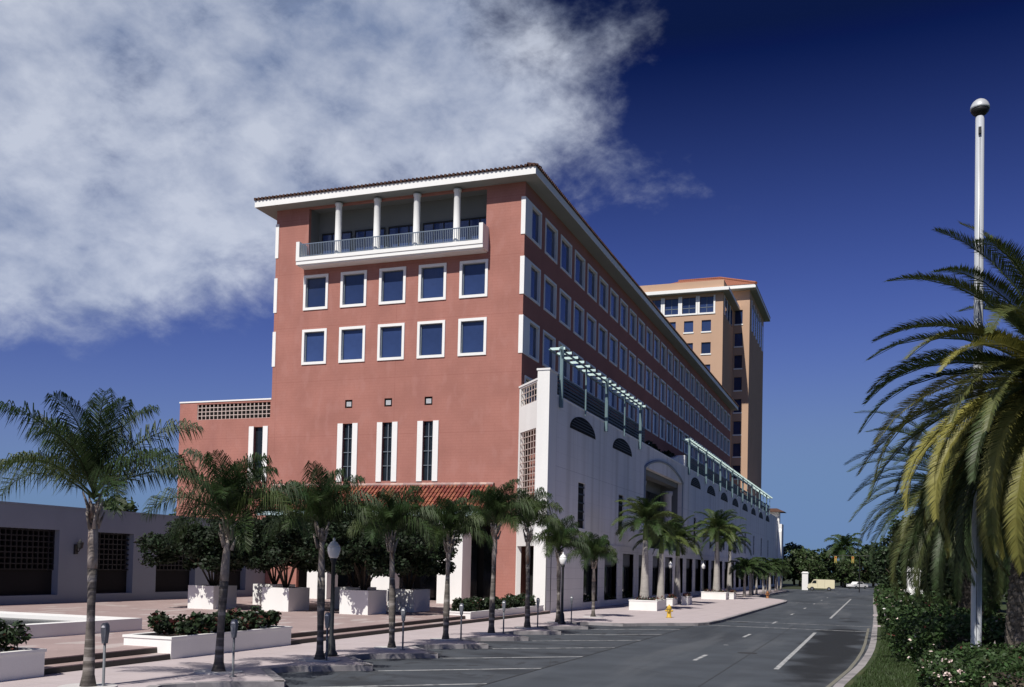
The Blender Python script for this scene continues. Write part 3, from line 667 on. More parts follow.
# ------------------------------------------------------------------ foliage generators
def leaf_cloud(mb, pts, size, nrm_up=.3, aspect=1.7, seed=0, mi=0):
    r = np.random.default_rng(seed); n = len(pts)
    a = r.normal(size=(n,3)); a[:,2] *= .6; a /= np.linalg.norm(a,axis=1)[:,None]
    t = r.normal(size=(n,3)); t[:,2] += nrm_up; bvec = np.cross(a, t); bvec /= np.linalg.norm(bvec,axis=1)[:,None]
    s = size*(.6+.8*r.random(n))[:,None]; P = np.asarray(pts)
    base = len(mb.v)
    V = np.stack([P-a*s*aspect*.5, P+bvec*s*.5, P+a*s*aspect*.5, P-bvec*s*.5], 1).reshape(-1,3)
    mb.v += [tuple(q) for q in V.tolist()]
    mb.f += [(base+4*i, base+4*i+1, base+4*i+2, base+4*i+3) for i in range(n)]; mb.m += [mi]*n
def clump_points(centres, radii, n_each, r, shell=.55):
    out = []
    for c, R_ in zip(centres, radii):
        d = r.normal(size=(n_each,3)); d /= np.linalg.norm(d,axis=1)[:,None]
        q = (shell+(1-shell)*r.random(n_each)**.6)[:,None]
        out.append(np.asarray(c)+d*q*np.asarray(R_))
    return np.concatenate(out)
def frond(mb, o, az, el, L, droop, n, ll, w, sag, rnd, vee=.35, start=.18, tint=0., mi=0, stem=.03, fwd=.55, pl=.15):
    """one feather leaf: arching stem and two ranks of leaflets"""
    p = Vector(o); st = 12; pts = [p.copy()]; tans = []; e = el
    for i in range(st):
        t = i/st; e = el - droop*(t**1.5)
        d = Vector((math.cos(az)*math.cos(e), math.sin(az)*math.cos(e), math.sin(e))); p = p + d*L/st; pts.append(p.copy()); tans.append(d)
    tans.append(tans[-1]); f0 = len(mb.f)
    mb.tube(pts[::2], [stem*(1-.85*i/6) for i in range(7)], 3, False, mi)
    side = Vector((-math.sin(az), math.cos(az), 0)); roll = rnd.uniform(-.35,.35)
    for i in range(n):
        t = start+(1-start)*(i+.5)/n; x = t*st; k = min(int(x), st-1); c = pts[k].lerp(pts[k+1], x-k); T = tans[k]
        up = side.cross(T)*-1
        if up.z < 0 and abs(T.z) < .9: up = -up
        s_ = (side*math.cos(roll)+up*math.sin(roll)); u_ = s_.cross(T); u_ = u_ if u_.dot(up) > 0 else -u_
        lp = ll*(math.sin(math.pi*min(1,(.16+.80*(t-start)/(1-start))))**.55)*rnd.uniform(.85,1.1)
        for sg in (-1,1):
            d = (s_*sg*(1-fwd*.3)+T*(fwd+.5*t*t)+u_*(vee+rnd.uniform(-pl,pl))).normalized()
            m = c+d*lp*.5; d2 = (d+Vector((0,0,-sag*rnd.uniform(.6,1.3)))).normalized(); q = m+d2*lp*.55
            wv = T*w*.5
            mb.add([c-wv*.6,c+wv*.6,m+wv,m-wv,q], [(0,1,2,3),(3,2,4)], mi)
    mb.t += [tint*rnd.uniform(.6,1.2)]*(len(mb.f)-f0)
def crown_part(name, mb, m, parent, loc):
    while len(mb.t) < len(mb.f): mb.t.append(0.)
    o = part(name, mb, m, parent, loc); at = o.data.attributes.new('tint', 'FLOAT', 'FACE'); at.data.foreach_set('value', np.clip(mb.t,0,1).astype(np.float32)); return o

# queen palms along the kerb
def queen(seed, h, nf, L, label, loc, wide=1.):
    rnd = random.Random(seed); t = thing('palm_tree', label, 'palm tree', loc, 'palms along the parking kerb'); x, y, z = loc
    lean = (rnd.uniform(-.12,.12), rnd.uniform(-.1,.1)); b = MB()
    pts, rad = [], []
    for i in range(15):
        q = i/14; bulge = .118*(1-.25*q)+.016*math.sin(q*9+seed) + (.06 if i == 0 else 0); bulge *= (1 if q < .88 else .8)
        pts.append((x+lean[0]*q*q, y+lean[1]*q, z+h*q)); rad.append(bulge)
    b.tube(pts[:10], rad[:10], 12); lowb = b; b = MB(); b.tube(pts[9:], [q*1.03 for q in rad[9:]], 12)
    for i in range(14):
        a = rnd.uniform(0,6.28); zz = z+h*rnd.uniform(.86,1.0)
        b.tube([(x+lean[0]+math.cos(a)*.1,y+lean[1]+math.sin(a)*.1,zz),(x+lean[0]+math.cos(a)*.24,y+lean[1]+math.sin(a)*.24,zz+.38)],[.06,.02],4)
    part('trunk', lowb, M['bark'], t, loc, True); part('upper_trunk', b, M['barkup'], t, loc, True)
    b = MB(); top = (x+lean[0], y+lean[1], z+h+.1)
    for i in range(nf):
        q = i/(nf-1); az = i*2.399+rnd.uniform(-.2,.2); el = R(88-58*q+rnd.uniform(-7,7))
        frond(b, (top[0],top[1],top[2]+.25*(1-q)), az, el, L*rnd.uniform(.85,1.1)*(.85+.15*q), R(62+62*q+rnd.uniform(-14,18))*wide, 84, .78, .026, 2.2, rnd, .25, .12, .35*(rnd.random() if q > .4 else .12), 0, .03, .6, rnd.uniform(.35,.7))
    crown_part('crown', b, M['queen'], t, loc); return t
queen(1, 4.15, 19, 2.9, 'tall kerb palm nearest the camera with a wide open crown', (-16.7,17.9,.15), .85)
queen(2, 3.7, 19, 2.5, 'kerb palm beside the long flower planter, crown touching the red building', (-16.15,21.9,.15))
queen(3, 3.85, 18, 2.1, 'kerb palm right beside the nearest black street lamp', (-15.65,26.1,.15))
queen(4, 3.8, 17, 1.95, 'kerb palm in front of the rightmost white cube planter', (-15.8,31.1,.15))
queen(5, 3.9, 17, 1.9, 'kerb palm at the far end of the steps by a white pillar', (-15.85,35.8,.15))
queen(6, 4.6, 19, 2.2, 'tall kerb palm in front of the red pier and low green hedge', (-15.65,40.2,.15))
queen(7, 4.7, 18, 2.1, 'kerb palm in front of the dark passage beside the white pier', (-15.65,44.9,.15))
queen(8, 3.7, 17, 1.95, 'dark kerb palm at the white building corner beside a street lamp', (-15.85,50.4,.15))
queen(9, 3.3, 16, 1.85, 'short kerb palm standing last, beyond the parking bays', (-15.9,57.5,.15))
for i, (x, y) in enumerate([(-16.7,17.9),(-16.15,21.9),(-15.65,26.1),(-15.8,31.1),(-15.85,35.8),(-15.65,40.2),(-15.65,44.9),(-15.85,50.4),(-15.9,57.5)]):
    b = MB(); n = 24
    ring = [(x+.62*math.cos(k*2*math.pi/n), y+.62*math.sin(k*2*math.pi/n)) for k in range(n)]
    b.prism(ring, .15, .175); r = struct('tree_ring', b, M['ring'])

# royal palms in the street planters
def royal(seed, h, L, label, loc, nf=22):
    rnd = random.Random(seed); t = thing('royal_palm', label, 'palm tree', loc, 'royal palms before the white building'); x, y, z = loc; b = MB()
    b.lathe(loc, [(.40,0),(.36,.35),(.30,h*.25),(.26,h*.5),(.2,h*.8),(.17,h)], 16); part('trunk', b, M['barkpale'], t, loc, True)
    b = MB(); b.lathe((x,y,z+h), [(.18,0),(.2,.25),(.15,.9),(.09,1.3)], 14); part('crownshaft', b, M['shaft'], t, loc, True)
    b = MB()
    for i in range(nf):
        q = i/(nf-1); frond(b, (x,y,z+h+1.25), i*2.399+rnd.uniform(-.2,.2), R(80-88*q+rnd.uniform(-6,6)), L*rnd.uniform(.9,1.08), R(75+rnd.uniform(-10,20)), 46, .72, .07, .65, rnd, .3, .12, .5*rnd.random()**2, 0, .035)
    crown_part('crown', b, M['royal'], t, loc); return t
royal(21, 4.4, 2.8, 'royal palm with swollen pale trunk in the nearest long street planter', (-15.8,70.9,.75))
royal(22, 4.2, 2.7, 'royal palm with bright sunlit fronds just behind the nearest street planter', (-16.5,80,.15), 19)
royal(23, 4.1, 2.6, 'royal palm between the two narrow trough planters and the arcade', (-16.3,86,.15))
royal(24, 5.2, 3.1, 'royal palm in the second long street planter', (-15.45,102.6,.8))
royal(25, 5.3, 3.0, 'royal palm behind the second long street planter, trunk in shade', (-16.6,111,.15))
royal(26, 5.2, 3.0, 'royal palm farthest along the pavement with a leaning bright crown', (-16.4,119,.15))
# small far palms
fy = [115.4,122.2,125.9,130.4,135.8,140.4,145.9,151.9,158.4,163.6]
def small_palm(loc, label):
    rnd = random.Random(5); t = thing('street_palm', label, 'palm tree', loc, 'small palms lining the far kerb'); x, y, z = loc
    b = MB(); b.tube([(x,y,z+3.2*i/6) for i in range(7)], [.2,.17,.16,.15,.15,.14,.13], 8); part('trunk', b, M['barkpale'], t, loc, True); b = MB()
    for i in range(16):
        q = i/15; frond(b, (x,y,z+3.2), i*2.399, R(70-75*q), 2.1, R(85), 24, .7, .11, .8, rnd, .3, .15, .1, 0, .03)
    crown_part('crown', b, M['queen'], t, loc); return t
sp = small_palm((-14.2,fy[0],.15), 'small far kerb palm, nearest of the far row')
for i, y in enumerate(fy[1:], 1): dup(sp, (-14.2+random.uniform(-.4,.4),y,.15), 'small far kerb palm, %s in the far row beyond the royal palms' % ORD[i], random.uniform(0,6), random.uniform(.9,1.1))
# date palms on the right
def date(seed, h, nf, L, label, loc, lo=-66, npair=185, lean=0., ymul=1., qe=.85, low=.72):
    rnd = random.Random(seed); t = thing('date_palm', label, 'palm tree', loc, 'date palms on the right verge'); x, y, z = loc; b = MB()
    b.tube([(x+lean*(q/h)**2, y, z+q) for q in (0,.5,h*.25,h*.5,h*.7,h*.88,h,h+.5)], [.52,.42,.39,.38,.38,.5,.55,.3], 20)
    zz = .05; k = 0
    while zz < h:
        for j in range(9):
            a = (j+.5*(k % 2))*2*math.pi/9; r0 = .39+.1*max(0,(zz/h-.75)/.25)
            xl = x+lean*(zz/h)**2; b.tube([(xl+math.cos(a)*(r0-.06),y+math.sin(a)*(r0-.06),z+zz-.1),(xl+math.cos(a)*(r0+.05),y+math.sin(a)*(r0+.05),z+zz+.1)],[.13,.06],5)
        zz += .19; k += 1
    part('trunk', b, M['barkdate'], t, loc); b = MB(); x += lean
    for i in range(nf):
        q = (i/(nf-1))**qe; az = i*2.39996+rnd.uniform(-.12,.12); el = R(84-(84-lo)*q*low+rnd.uniform(-6,6)); hh = h+.6-.9*q
        yel = .95*rnd.random()**2.6 if .4 < q else .15*rnd.random(); yel *= ymul
        frond(b, (x+math.cos(az)*.25,y+math.sin(az)*.25,z+hh), az, el, L*rnd.uniform(.92,1.06), R(60+38*q+rnd.uniform(-14,14)), npair, .56, .036, .35, rnd, .42, .10, yel, 0, .045, .6)
    crown_part('crown', b, M['date'], t, loc); return t
date(31, 8.3, 150, 5.9, 'big date palm at the right edge behind the white flagpole, yellowish drooping fronds', (3.85,31.5,.13), lean=1.05, qe=.56, low=.84)
date(32, 6.4, 104, 5.6, 'date palm in the middle of the right verge beyond the flagpole', (3.7,46,.13), -66, 100, 0, .35, .58, .84)
date(33, 6.8, 80, 5.2, 'farther dark date palm near the white monument', (4.7,61,.13), -66, 80, 0, .2, .6, .76)

# round-headed trees in cube planters
def bushy(seed, label, loc, h, rx, rz):
    rnd = random.Random(seed); r = np.random.default_rng(seed); t = thing('bushy_tree', label, 'tree', loc, 'small trees in the cube planters'); x, y, z = loc; b = MB(); tips = []
    for i in range(6):
        a = i*1.05+rnd.uniform(-.3,.3); rr = rx*rnd.uniform(.35,.75); e = (x+math.cos(a)*rr, y+math.sin(a)*rr, z+h*rnd.uniform(.75,1.1)); m = (x+math.cos(a)*rr*.35, y+math.sin(a)*rr*.35, z+h*.5)
        b.tube([(x+math.cos(a)*.08,y+math.sin(a)*.08,z-.05), m, e], [.055,.045,.02], 6); tips.append(e)
        e2 = (m[0]+math.cos(a+1)*rr*.5, m[1]+math.sin(a+1)*rr*.5, z+h*.95); b.tube([m,e2],[.035,.015],5); tips.append(e2)
    part('trunk', b, M['wood'], t, loc, True)
    cs = [np.array(q)+r.normal(size=3)*[.25,.25,.15] for q in tips]+[np.array((x+rnd.uniform(-1,1)*rx*.95,y+rnd.uniform(-1,1)*rx*.95,z+h+rnd.uniform(-.6,.8)*rz)) for _ in range(60)]
    rd = [np.array((.72,.72,.5))*r.uniform(.6,1.2) for _ in cs]
    b = MB(); leaf_cloud(b, clump_points(cs, rd, 230, r, .2), .125, .4, 1.6, seed); part('crown', b, M['ficus'], t, loc); return t
cube_lab = [('white cube planter at the far left of the front row',(-33.3,44.15)),('white cube planter in the middle of the front row, left of the lamp',(-29.3,44.95)),('white cube planter right of the black street lamp',(-24.75,45.0)),
            ('white cube planter in the back row before the grey wall corner',(-33.7,50.5)),('shaded cube planter in the back row behind the street lamp',(-27.9,49.8)),('white cube planter nearest the steps in the back row',(-24.25,49.2))]
tree_lab = ['spreading dark leafed tree in the far left cube planter','multi stemmed tree in front of the red arcade wall','dense dark tree in the cube planter right of the street lamp','leafy tree by the grey wall corner in the back row','dark tree in the back row behind the street lamp','small tree by the white arcade pillars nearest the steps']
for i, (lab, (x, y)) in enumerate(cube_lab):
    s = 1.0; x += .22; c = (x,y,.49); t = thing('cube_planter', lab, 'planter', c, 'white cube planters on the plaza'); b = MB(); z1 = 1.7
    h = .8; b.box(x-h,y-s,.49,x+h,y+s,z1-.08)
    for a_ in ((x-h,y-s,x+h,y-s+.15),(x-h,y+s-.15,x+h,y+s),(x-h,y-s+.15,x-h+.15,y+s-.15),(x+h-.15,y-s+.15,x+h,y+s-.15)): b.box(a_[0],a_[1],z1-.08,a_[2],a_[3],z1)
    part('box', b, M['white'], t, c); b = MB(); b.box(x-h+.152,y-s+.152,1.6,x+h-.152,y+s-.152,1.69); part('soil', b, M['grass'] if i < 2 else M['soil'], t, c)
    bushy(40+i, tree_lab[i], (x,y,1.7), [1.9,2.1,2.1,2.3,2.3,2.0][i], [3.0,2.6,2.9,2.9,2.9,2.4][i], [1.35,1.7,1.8,1.6,1.9,1.6][i])

# long planters by the steps
def planter(name, label, x0, y0, x1, y1, z0, z1, m='white', rim=.14, grp='white planters along the street'):
    c = ((x0+x1)/2,(y0+y1)/2,z0); t = thing(name, label, 'planter', c, grp); b = MB()
    for a in ((x0,y0,x1,y0+rim),(x0,y1-rim,x1,y1),(x0,y0+rim,x0+rim,y1-rim),(x1-rim,y0+rim,x1,y1-rim)): b.box(a[0],a[1],z0,a[2],a[3],z1)
    for a in ((x0-.03,y0-.03,x1+.03,y0+rim+.02),(x0-.03,y1-rim-.02,x1+.03,y1+.03),(x0-.03,y0+rim+.02,x0+rim+.02,y1-rim-.02),(x1-rim-.02,y0+rim+.02,x1+.03,y1-rim-.02)): b.box(a[0],a[1],z1,a[2],a[3],z1+.07)
    part('box', b, M[m], t, c); g = MB(); g.box(x0+rim,y0+rim,z0,x1-rim,y1-rim,z1-.04); part('soil', g, M['soil'], t, c); return t
def shrubs(name, label, x0, y0, x1, y1, z0, h, n, seed, size=.1, m=('shrub','redleaf','whiteflower'), fr=(.8,.16,.04), grp=None, cat='shrub'):
    r = np.random.default_rng(seed); c = ((x0+x1)/2,(y0+y1)/2,z0); t = thing(name, label, cat, c, grp); b = MB()
    k = max(8, int((x1-x0)*(y1-y0)*7)); cs = []; rd = []; st = MB()
    for i in range(k):
        p = np.array((r.uniform(x0,x1), r.uniform(y0,y1), z0+h*r.uniform(.12,.72))); cs.append(p); rd.append(np.array((.40,.40,.36))*r.uniform(.7,1.2)*max(.7,min(h,1)))
        st.tube([(p[0],p[1],z0-.02),tuple(p)],[.018,.008],4)
    P = clump_points(cs, rd, n//k, r, .25); P = P[P[:,2] > z0-.05]; r.shuffle(P); cut = np.cumsum([int(f*len(P)) for f in fr]); a = 0
    for i, e in enumerate(cut): leaf_cloud(b, P[a:e], size if i < 2 else size*.8, .5, 1.5, seed+i, i); a = e
    part('foliage', b, [M[q] for q in m], t, c); part('stems', st, M['wood'], t, c); return t
planter('long_planter', 'low white planter cut by the lower left corner of the picture', -21.5,9,-19.04,18.95,.15,.75)
shrubs('planter_shrub', 'leafy shrub mass in the planter at the lower left corner', -21.3,10,-19.25,18.7,.75,.75,9000,61,.11, fr=(.94,.04,.02))
planter('long_planter', 'long white planter beside the steps with reddish flowering shrubs', -21.0,23.88,-19.28,30.2,.15,.73)
shrubs('planter_shrub', 'reddish green shrubs filling the long planter behind the second palm', -20.5,24.3,-19.45,30.0,.73,.72,8000,62,.10, fr=(.87,.11,.02))
planter('long_planter', 'long white planter between the steps and the white building corner', -21.0,47.1,-19.5,58.9,.15,.62)
shrubs('planter_shrub', 'plain green hedge in the planter below the red pier', -20.8,47.5,-19.7,58.6,.62,.75,10000,63,.11, fr=(.97,.02,.01))
# street planters in front of the arcade
pl = [('long white street planter holding the nearest royal palm',-16.5,69.1,-14.5,72.2,.88),('narrow white trough planter just beyond the nearest royal palm',-16.1,80.4,-15.6,82.5,.75),('narrow white trough planter beside the hydrant side of the pavement',-15.27,82.6,-14.76,84.6,.88),
      ('long white street planter holding the second royal palm',-16.8,101.6,-14.33,103.4,.9),('narrow white trough planter beyond the second royal palm',-14.37,104.2,-13.89,105.8,.82)]
for i, (l, x0, y0, x1, y1, z1) in enumerate(pl):
    planter('street_planter', l, x0, y0, x1, y1, .15, z1-.07)
    shrubs('bedding_plant', ['reddish bedding plants around the nearest royal palm','low plants in the narrow trough after the nearest royal palm','low plants in the second narrow trough','reddish bedding plants in the second long street planter','low plants in the farthest trough planter'][i], x0+.15, y0+.15, x1-.15, y1-.15, z1-.08, .28, 500, 70+i, .09, fr=(.5,.45,.05), cat='plant')
# shop-front plants inside the arcade openings
for i, y in enumerate(bays[:5]):
    shrubs('arcade_shrub', 'dark shrub behind the sill of the %s arcade opening' % ORD[i], WX-.55, y+.3, WX-.2, y+3.3, .6, .55, 500, 90+i, .13, fr=(.95,.03,.02), grp='shrubs in the arcade openings')
# terrace plants
for i, (y0, y1, h, l) in enumerate([(61.6,66,.9,'dark greenery behind the railing beside the corner pier'),(74,87,.9,'trailing plants behind the slatted terrace railing'),(88.8,106.5,1.9,'dark planting on the terrace above the arched portal'),(150,200,1.3,'bushy plants at the far end of the second pergola')]):
    shrubs('terrace_plant', l, WX-1.6, y0, WX-.95, y1, 14.3 if i != 2 else 13.8, h, 3200, 110+i, .22, fr=(.97,.02,.01), cat='plant')
# raised pool
pl_ = thing('raised_pool', 'low white walled pool with dark water on the plaza', 'pool', (-29,22,.49)); x0, x1, y0, y1 = -35.0,-24.8,12.0,29.1; b = MB(); z1 = .92
b.box(x1-.45,y0,.49,x1,y1,z1); b.box(x0,y1-1.1,.49,x1-.45,y1,z1); b.box(x0,y0,.49,x0+.45,y1-1.1,z1); b.box(x0+.45,y0,.49,x1-.45,y0+.45,z1); part('rim', b, M['white'], pl_)
b = MB(); b.quad((x0+.45,y0+.45,.78),(x1-.45,y0+.45,.78),(x1-.45,y1-1.1,.78),(x0+.45,y1-1.1,.78)); part('water', b, M['water'], pl_)

# ------------------------------------------------------------------ street furniture
def lamp(loc, label):
    x, y, z = loc; t = thing('street_lamp', label, 'street lamp', loc, 'black street lamps'); b = MB()
    b.lathe(loc, [(.21,0),(.21,.08),(.15,.16),(.12,.5),(.07,.62),(.062,2.9),(.09,2.96),(.11,3.05),(.05,3.08)], 14); part('post', b, M['black'], t, loc, True)
    b = MB(); b.lathe((x,y,z+3.06), [(.11,0),(.15,.06),(.20,.22),(.205,.32),(.19,.36)], 12); part('lantern', b, M['lampglass'], t, loc, True)
    b = MB(); b.lathe((x,y,z+3.42), [(.2,0),(.17,.05),(.13,.09),(.12,.13),(.05,.17),(.035,.2),(.045,.24),(.005,.29)], 12); part('lantern_cap', b, M['lampglass'], t, loc, True); return t
lp = lamp((-16.03,27.4,.15), 'black street lamp with white lantern nearest the camera')
dup(lp, (-15.3,49.3,.15), 'black street lamp beside the white building corner')
dup(lp, (-18.3,93,.15), 'black street lamp before the arcade piers under the arched portal')
dup(lp, (-17.6,107.5,.15), 'black street lamp beside the second royal palm planter')
dup(lp, (-16.8,124,.15), 'far black street lamp before the row of small palms')
def meter(loc, label):
    x, y, z = loc; t = thing('parking_meter', label, 'parking meter', loc, 'parking meters along the kerb'); b = MB()
    b.tube([(x,y,z),(x,y,z+.03),(x,y,z+.03),(x,y,z+1.0)],[.09,.09,.032,.03],10); part('pole', b, M['metergrey'], t, loc, True); b = MB()
    pr = [(-.035,.98),(.035,.98),(.045,1.05),(.075,1.28),(.07,1.37),(.045,1.43),(0,1.45),(-.045,1.43),(-.07,1.37),(-.075,1.28),(-.045,1.05)]
    b.prism_y([(x+a, z+c) for a, c in pr], y-.06, y+.06); hd = part('head', b, M['metergrey'], t, loc); b = MB()
    b.prism_y([(x+.05*math.cos(a), z+1.34+.05*math.sin(a)) for a in [i*math.pi/8 for i in range(9)]], y-.068, y-.058); part('dial_window', b, M['lampglass'], hd, loc); return t
mt = meter((-16.45,18.1,.15), 'parking meter beside the palm nearest the camera')
for x, y, l in [(-15.2,21.2,'parking meter beside the second palm and flower planter'),(-15.3,25.9,'parking meter behind the nearest street lamp'),(-15.13,30.6,'parking meter right of the palm before the rightmost cube planter'),(-15.2,35.8,'parking meter by the palm at the end of the steps'),(-15.11,40.25,'parking meter in front of the low green hedge'),(-15.2,45.1,'parking meter near the white pier corner'),(-15.0,50.0,'farthest parking meter beside the corner street lamp')]:
    dup(mt, (x,y,.15), l, .1)
def hydrant(loc, label, m):
    x, y, z = loc; t = thing('fire_hydrant', label, 'fire hydrant', loc); b = MB(); b.lathe(loc, [(.19,0),(.19,.05),(.13,.07),(.12,.5),(.17,.52),(.17,.56)], 14); part('barrel', b, m, t, loc, True)
    b = MB(); b.lathe((x,y,z+.56), [(.16,0),(.13,.1),(.06,.17),(.04,.18),(.04,.24)], 14); part('bonnet', b, m, t, loc, True)
    for d in ((1,0),(-1,0),(0,-1)):
        b = MB(); b.tube([(x+d[0]*.1,y+d[1]*.1,z+.42),(x+d[0]*.2,y+d[1]*.2,z+.42),(x+d[0]*.24,y+d[1]*.24,z+.42)],[.06,.06,.045],10); part('outlet', b, m, t, loc)
hydrant((-11.9,60.3,.15), 'yellow fire hydrant at the kerb corner before the nearest street planter', M['hydrant'])
hydrant((-11.35,112.4,.15), 'orange fire hydrant at the far kerb bend', M['hydrantred'])
# flagpole
fp = thing('flagpole', 'tall white flagpole with silver ball among the right hand hedges', 'flagpole', (2.79,33,.13)); b = MB()
b.lathe((2.79,33,.13), [(.2,0),(.155,.05),(.15,3),(.135,10),(.125,17.0),(.10,17.02)], 20); part('pole', b, M['steel'], fp, None, True)
b = MB(); b.lathe((2.79,33,17.1), [(.05,0),(.2,.12),(.26,.2),(.26,.26)], 18); tk = part('truck', b, M['bronze'], fp, None, True)
b = MB(); b.lathe((2.79,33,17.36), [(0.28*math.cos(a),0.28*math.sin(a)*1.15) for a in [i*math.pi/16 for i in range(8)]]+[(.01,.30)], 20); part('ball', b, M['ballmetal'], fp, None, True)
b = MB(); b.box(2.74,32.8,16.55,2.82,32.89,16.75); b.tube([(2.78,32.81,16.6),(2.78,32.81,1.2)],[.008,.008],4); part('halyard_cleat', b, M['bronze'], fp)
# monument
mo = thing('monument', 'white tapered stone monument on a plinth among the right hand trees', 'monument', (2.6,85,.13)); b = MB(); x, y = 2.62, 85
b.box(x-.7,y-.7,.13,x+.7,y+.7,1.9); part('plinth', b, M['trim'], mo)
def taper(b, w0, w1, z0, z1, px=x, py=y): b.add([(px-w0,py-w0,z0),(px+w0,py-w0,z0),(px+w0,py+w0,z0),(px-w0,py+w0,z0),(px-w1,py-w1,z1),(px+w1,py-w1,z1),(px+w1,py+w1,z1),(px-w1,py+w1,z1)], [(3,2,1,0),(4,5,6,7),(0,1,5,4),(1,2,6,5),(2,3,7,6),(3,0,4,7)])
b = MB(); taper(b,.46,.54,1.9,3.3); taper(b,.62,.62,3.3,3.46); taper(b,.5,.27,3.46,5.2); taper(b,.27,.04,5.2,5.7); part('shaft', b, M['trim'], mo)
# gate pillar
gp = thing('gate_pillar', 'white stucco pillar with cap standing left of the cream van', 'pillar', (-11.9,181,0)); b = MB(); b.box(-12.4,180.5,0,-11.4,181.5,2.9); part('shaft', b, M['white'], gp); b = MB(); b.box(-12.5,180.4,2.9,-11.3,181.6,3.05); b.box(-12.35,180.55,3.05,-11.45,181.45,3.2); part('cap', b, M['trim'], gp)
# traffic signal
ts = thing('traffic_signal', 'traffic signal mast arm with yellow heads over the far crossing', 'traffic signal', (-2.8,171,0)); b = MB(); b.tube([(-2.8,171,0),(-2.8,171,6)],[.09,.07],10); b.tube([(-6.9,171,5.95),(-.9,171,5.95)],[.035,.05],8); part('mast', b, M['bronze'], ts)
for x in (-6.5,-3.85):
    b = MB(); b.box(x-.2,170.8,4.75,x+.2,171.1,5.85); h = part('signal_head', b, M['signal'], ts, (x,171,4.75))
    for i, q in enumerate(('lamp_red','signal','shaft')):
        g = MB(); zc = 5.62-.36*i; g.lathe((x,170.79,zc), [(.12,-.01),(.12,.01)], 12); g.v = [(vx,170.79+(vz-zc),zc+(vy-170.79)) for vx, vy, vz in g.v]; part('lens', g, M[q], h, (x,171,4.75))
# van
def wheel(t, x, y, r, loc):
    b = MB(); b.tube([(x,y-.1,r),(x,y+.1,r)],[r,r],18); w = part('wheel', b, M['rubber'], t, loc); g = MB(); g.tube([(x,y-.115,r),(x,y+.115,r)],[r*.55,r*.55],14); part('rim', g, M['chrome'], w, loc)
vx, vy = -9.05, 178.0; vn = thing('cargo_van', 'cream cargo van with blunt nose crossing at the far end of the road', 'van', (vx,vy,0)); L_ = lambda a, z: (vx+a, z)
b = MB(); prof = [(-2.1,.42),(2.15,.42),(2.2,.6),(2.2,1.75),(2.08,1.9),(-1.0,1.92),(-1.25,1.86),(-1.62,1.25),(-2.08,1.1),(-2.18,.85),(-2.18,.5)]
b.prism_y([L_(a,z) for a, z in prof], vy-.9, vy+.9); bd = part('body', b, M['cream'], vn)
b = MB(); b.prism_y([L_(*q) for q in ((-1.5,1.25),(-.75,1.25),(-.75,1.75),(-1.22,1.75))], vy-.915, vy+.915); b.prism_y([L_(*q) for q in ((-1.66,1.26),(-1.62,1.24),(-1.24,1.82),(-1.3,1.84))], vy-.78, vy+.78); part('window', b, M['glass2'], vn)
b = MB(); b.prism_y([L_(*q) for q in ((-.6,.55),(-.58,.55),(-.58,1.8),(-.6,1.8))], vy-.906, vy+.906); b.prism_y([L_(*q) for q in ((.6,.55),(.62,.55),(.62,1.8),(.6,1.8))], vy-.906, vy+.906); part('door_seam', b, M['rubber'], vn)
b = MB(); b.box(vx-2.28,vy-.9,.42,vx-2.17,vy+.9,.58); b.box(vx+2.19,vy-.9,.42,vx+2.3,vy+.9,.58); part('bumper', b, M['chrome'], vn)
for s in (-.6,.6):
    b = MB(); b.box(vx-2.2,vy+s-.12,.72,vx-2.175,vy+s+.12,.92); part('headlight', b, M['headlight'], vn)
for a in (-1.45,1.3):
    for s in (-.86,.86): wheel(vn, vx+a, vy+s, .34, (vx+a,vy+s,.34))
# white cars
def car(cx, cy, label, rot=0.):
    loc = (cx,cy,0); t = thing('parked_car', label, 'car', loc, 'white parked cars'); b = MB()
    b.prism_y([(cx+a,z) for a, z in [(-2.2,.35),(2.2,.35),(2.25,.6),(2.15,.85),(1.3,.93),(-1.2,.95),(-2.15,.82),(-2.25,.55)]], cy-.85, cy+.85)
    b.prism_y([(cx+a,z) for a, z in [(-1.15,.95),(1.25,.93),(.75,1.38),(-.6,1.4)]], cy-.7, cy+.7); part('body', b, M['carwhite'], t, loc)
    b = MB(); b.prism_y([(cx+a,z) for a, z in [(-.95,.99),(1.0,.98),(.66,1.32),(-.52,1.33)]], cy-.715, cy+.715); part('window', b, M['glass2'], t, loc)
    for s in (-.6,.6):
        b = MB(); b.box(cx-2.26,cy+s-.15,.6,cx-2.2,cy+s+.15,.75); part('headlight', b, M['headlight'], t, loc)
    for a in (-1.35,1.35):
        for s in (-.8,.8): wheel(t, cx+a, cy+s, .31, (cx+a,cy+s,.31))
    t.rotation_euler = (0,0,rot); return t
car(-3.9, 214, 'small white car far beyond the crossing', .9)
car(8.9, 66, 'white car glimpsed at the right edge behind the date palm trunk', R(80))

